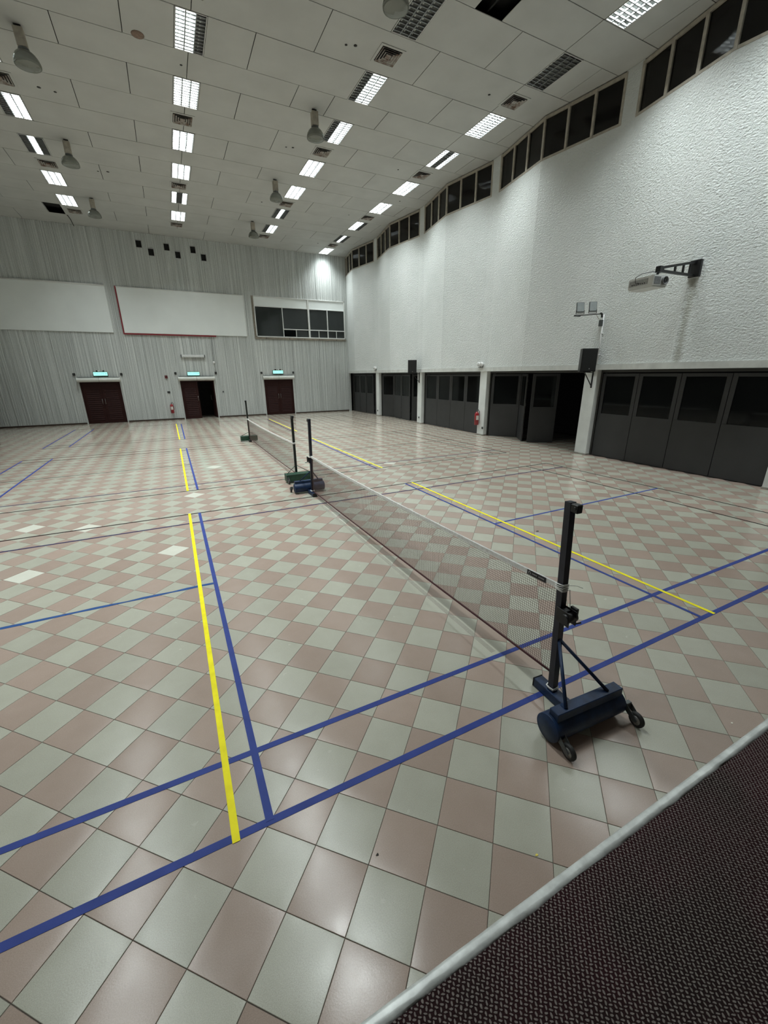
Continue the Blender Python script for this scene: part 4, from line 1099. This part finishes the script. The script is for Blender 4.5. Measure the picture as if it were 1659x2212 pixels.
# ---------------------------------------------------------------- loudspeakers on brackets
def speaker(loc, rz, label, wall):
    t = thing('loudspeaker', label, 'loudspeaker', loc, rz, 'black loudspeakers on pillar brackets')
    poly = [(-0.20, -0.15), (0.20, -0.15), (0.21, -0.13), (0.15, 0.17), (0.13, 0.19), (-0.13, 0.19), (-0.15, 0.17), (-0.21, -0.13)]
    obj('cabinet', MB().prism([(x, y) for x, y in poly], 0.0, 0.60, 'z'), BLACKM, t)
    obj('grille', CB(-0.19, 0.19, -0.164, -0.150, 0.02, 0.585, 0.006), BLACKG, t)
    obj('badge', MB().lathe([(0.0, -0.168), (0.014, -0.168), (0.016, -0.1645)], 14, (0.02, 0, 0.075), 'y'), STEEL, t)
    # bracket, in the speaker's own frame: plate on the pillar, arm and brace
    R = Rz(-rz)
    def L(p): return R @ (Vector(p)-Vector(loc))
    wx, wy, wz = wall
    a = L((wx, wy, wz)); 
    br = MB(); br.bar(L((wx-0.012, wy, wz-0.46)), L((wx-0.012, wy, wz+0.02)), 0.055, 0.022, (0,1,0))
    obj('wall_bracket', br, BLACKM, t)
    ar = MB().bar(L((wx-0.02, wy, wz-0.04)), (0, 0.02, -0.012), 0.035, 0.022).cbox(-0.10, 0.10, -0.10, 0.10, -0.012, -0.0005, 0.002)
    obj('bracket_arm', ar, BLACKM, t)
    obj('bracket_brace', MB().bar(L((wx-0.02, wy, wz-0.42)), (0, 0.05, -0.02), 0.022, 0.018), BLACKM, t)
    return t
def face_to(dx, dy): return math.atan2(dy, dx)+PI/2      # local -y looks along (dx, dy)
speaker((8.36, 6.47, 2.385), face_to(-0.50, -0.87), 'black loudspeaker on a bracket at the pillar below the floodlights', (8.775, 6.52, 2.40))
speaker((8.40, 16.05, 2.385), face_to(-0.62, -0.78), 'black loudspeaker on a bracket at the far pillar near the ribbed wall', (8.775, 16.02, 2.40))

# ---------------------------------------------------------------- projector and its bracket
t = thing('projector_bracket', 'black ladder shaped wall bracket holding the white projector', 'bracket', (8.45, 4.13, 4.30))
obj('wall_plate', CB(-0.10, -0.01, -0.11, 0.11, 0.0, 0.33, 0.006), BLACKM, t)
for z in (0.04, 0.165, 0.29):
    obj('anchor_bolt', MB().tube([(-0.02, 0.05, z), (0.02, 0.05, z)], 0.018, 8).tube([(-0.02, -0.075, z), (0.14, -0.075, z)], 0.010, 8).tube([(-0.01, -0.075, z), (0.03, -0.075, z)], 0.02, 8), BLACKM, t)
def rail(z): return [(-0.08, 0, z), (-1.30, 0, 0.055)]
up, dn = ((-0.08, 0, 0.29), (-1.26, 0, 0.075)), ((-0.08, 0, 0.03), (-1.24, 0, 0.02))
obj('arm', MB().bar(*up, 0.05, 0.045), BLACKM, t); obj('arm', MB().bar(*dn, 0.05, 0.045), BLACKM, t)
for s in (0.16, 0.36, 0.60):
    a = Vector(up[0]).lerp(Vector(up[1]), s); b = Vector(dn[0]).lerp(Vector(dn[1]), s); obj('rung', MB().bar(a, b, 0.04, 0.03, (0,1,0)), BLACKM, t)
obj('head', MB().cbox(-1.36, -1.22, -0.05, 0.05, -0.015, 0.10, 0.006).tube([(-1.31, 0, 0.0), (-1.33, 0.02, -0.062)], 0.025, 10), BLACKM, t)
pz = 4.222
t = thing('projector', 'white projector hanging from the black ladder bracket on the stucco wall', 'projector', (7.14, 4.33, pz), math.radians(-8))
poly = [(-0.20, -0.29), (-0.185, -0.305), (0.185, -0.305), (0.20, -0.29), (0.20, 0.28), (0.17, 0.305), (-0.17, 0.305), (-0.20, 0.28)]
bd = MB().prism(poly, -0.19, -0.005, 'z'); bd.prism([(x*0.93, y*0.95) for x, y in poly], -0.215, -0.19, 'z')
obj('body', bd, PROJW, t)
pn = obj('port_panel', CB(-0.204, -0.198, -0.18, 0.26, -0.150, -0.04, 0.002), mat('port_grey', (0.36, 0.365, 0.36), 0.5, var=0.2, vscale=30), t)
ps = MB()
for q in range(7): ps.box(-0.2065, -0.2035, -0.12+q*0.048, -0.094+q*0.048, -0.13, -0.112)
obj('port', ps, BLACKM, pn)
obj('front_grille', CB(-0.18, -0.01, -0.312, -0.304, -0.165, -0.03, 0.003), PROJG, t)
ln = obj('lens_ring', MB().lathe([(0.078, -0.304), (0.078, -0.345), (0.064, -0.348), (0.056, -0.318), (0.0, -0.318)], 24, (0.085, 0, -0.098), 'y'), PROJG, t)
obj('lens', MB().lathe([(0.0, -0.336), (0.026, -0.333), (0.046, -0.322), (0.046, -0.314)], 20, (0.085, 0, -0.098), 'y'), LENS, ln)
obj('ceiling_mount', MB().cbox(-0.10, 0.10, -0.12, 0.12, -0.004, 0.012, 0.003).tube([(-0.02, -0.17, 0.0), (-0.01, -0.18, 0.022)], 0.012, 8), BLACKM, t)
obj('cable', MB().tube([(-0.20, 0.02, -0.11), (-0.26, 0.06, -0.10), (-0.28, 0.06, 0.0), (-0.18, 0.0, 0.07), (-0.05, -0.12, 0.09), (0.0, -0.18, 0.07)], 0.007, 6), BLACKM, t)

# ---------------------------------------------------------------- floodlights on a wall arm
t = thing('flood_arm', 'thin black wall arm carrying the two square floodlights', 'bracket', (8.72, 6.46, 3.86))
obj('arm', MB().bar((-0.03, 0, 0.01), (-1.02, 0, -0.08), 0.035, 0.022), BLACKM, t)
obj('arm_tip', CB(-1.10, -0.90, -0.03, 0.03, -0.10, -0.07, 0.004), BLACKM, t)
obj('wall_elbow', MB().tube([(-0.10, 0, 0.02), (-0.04, 0, 0.0), (-0.025, 0, -0.08)], 0.028, 8), BLACKM, t)
obj('driver_box', CB(-0.07, -0.005, -0.045, 0.045, -0.30, -0.14, 0.004), GREYM, t)
obj('cable', MB().tube([(-0.25, 0.0, -0.03), (-0.15, 0.0, -0.12), (-0.05, 0, -0.14)], 0.007, 6), CREAM, t)
for k, (fx, zz) in enumerate(((-0.92, -0.065), (-0.44, -0.02))):
    t = thing('floodlight', 'square grey floodlight on the wall arm, %s' % ('at the outer tip', 'closer to the wall')[k], 'floodlight', (8.72+fx+0.0, 6.45, 3.874+zz), face_to(-0.55, -0.84), 'floodlights on the wall arm')
    obj('yoke', MB().box(-0.105, -0.097, -0.012, 0.012, 0.02, 0.10).box(0.097, 0.105, -0.012, 0.012, 0.02, 0.10).box(-0.105, 0.105, -0.012, 0.012, 0.008, 0.02), BLACKM, t)
    hd = MB().cbox(-0.096, 0.096, -0.02, 0.03, 0.0, 0.25, 0.006)
    for q in range(6): hd.box(-0.08+q*0.030, -0.074+q*0.030, 0.03, 0.05, 0.03, 0.22)
    h = obj('head', hd, GREYM, t, (0, 0, 0.05), (math.radians(-14), 0, 0))
    tag(obj('lens', B(-0.082, 0.082, -0.024, -0.0205, 0.014, 0.236), FLOODG, h), 'pale flat lens')
t = thing('conduit_pipe', 'thin white conduit running down the stucco wall from the floodlight arm', 'conduit', (8.735, 6.42, 2.58))
obj('pipe', MB().tube([(0, 0.02, 1.27), (0, 0.0, 0.0)], 0.016, 8), mat('conduit_white', (0.92, 0.92, 0.92), 0.4, var=0.02), t)
for z in (0.25, 0.8): obj('saddle', CB(-0.016, 0.012, -0.03, 0.03, z-0.01, z+0.01, 0.002), SIGNW, t)

# ---------------------------------------------------------------- emergency lamps on the ledge
for k, (y, lab) in enumerate([(11.42, 'white twin head emergency lamp on the ledge above the red extinguisher'), (20.8, 'small twin head emergency lamp on the ledge beside the farthest pillar')]):
    x = fold_x(y); t = thing('emergency_lamp', lab, 'emergency lamp', (x-0.06, y, ZBEAM+0.146))
    obj('bracket', MB().cbox(-0.03, 0.05, -0.10, 0.10, 0.0, 0.012, 0.002).tube([(0, 0, 0.01), (0, 0, 0.06)], 0.012, 8), GREYM, t)
    for s in (-1, 1):
        h = obj('lamp_head', MB().lathe([(0.0, 0.05), (0.05, 0.045), (0.075, 0.0), (0.078, -0.05), (0.06, -0.055), (0.0, -0.055)], 18, (0.0, s*0.075, 0.115), 'x'), SIGNW, t)
        obj('lens', MB().lathe([(0.0, -0.062), (0.05, -0.058), (0.058, -0.055)], 16, (0.0, s*0.075, 0.115), 'x'), LEDW, h)

# ---------------------------------------------------------------- fire extinguishers and sockets
def extinguisher(loc, rz, label):
    t = thing('fire_extinguisher', label, 'fire extinguisher', loc, rz, 'red fire extinguishers')
    obj('cylinder', MB().lathe([(0.0, 0.0), (0.075, 0.0), (0.085, 0.012), (0.086, 0.40), (0.078, 0.45), (0.05, 0.485), (0.028, 0.50), (0.028, 0.52)], 22), REDX, t)
    v = obj('valve', MB().lathe([(0.02, 0.52), (0.024, 0.53), (0.018, 0.56)], 12).cbox(-0.015, 0.015, -0.075, 0.02, 0.555, 0.572, 0.003).cbox(-0.012, 0.012, -0.085, 0.02, 0.59, 0.602, 0.003), GREYM, t)
    obj('hose', MB().tube([(0.0, 0.02, 0.555), (0.06, 0.02, 0.60), (0.105, 0.01, 0.52), (0.10, 0.0, 0.30), (0.095, -0.01, 0.20)], 0.010, 8), RUBBER, t)
    lp = MB(); N = 8
    for q in range(N):
        a0, a1 = -PI/2-0.75+1.5*q/N, -PI/2-0.75+1.5*(q+1)/N
        lp.quad((0.0872*math.cos(a0), 0.0872*math.sin(a0), 0.20), (0.0872*math.cos(a1), 0.0872*math.sin(a1), 0.20), (0.0872*math.cos(a1), 0.0872*math.sin(a1), 0.37), (0.0872*math.cos(a0), 0.0872*math.sin(a0), 0.37))
    tag(obj('paper_label', lp, PAPER, t), 'white instruction label')
    obj('wall_bracket', CB(-0.03, 0.03, 0.084, 0.105, 0.34, 0.42, 0.003), GREYM, t)
extinguisher((8.665, 11.42, 0.40), face_to(-0.6, -0.8)+0.5, 'red fire extinguisher hung on a white pillar by the folding doors')
extinguisher((-2.19, YF-0.14, 0.37), 0.0, 'red fire extinguisher hung on the ribbed wall left of the open door')
for k, p in enumerate((PY[2], PY[3], PY[4])):
    t = thing('wall_socket', 'small grey socket low on the white pillar %s' % ('under the extinguisher', 'below the far loudspeaker', 'closest to the ribbed wall')[k], 'socket', (8.765, p+(-0.14 if k == 0 else 0.0), 0.30), 0, 'sockets low on the pillars')
    obj('plate', CB(-0.016, 0.0, -0.042, 0.042, -0.042, 0.042, 0.003), GREYM, t); obj('outlet', B(-0.018, -0.0155, -0.02, 0.02, -0.015, 0.015), BLACKM, t)

# loose cable hanging from the open hatch by the far wall
t = tag(obj('hanging_cable', MB().tube([(0, 0, 0.02), (0.04, 0.10, -0.03), (0.06, 0.5, -0.05), (0.05, 1.2, -0.10)], 0.015, 6), HOLEM, None, (-5.02, 23.45, ZC)), 'dark cable hanging from the open hatch at the left of the ceiling', 'cable')
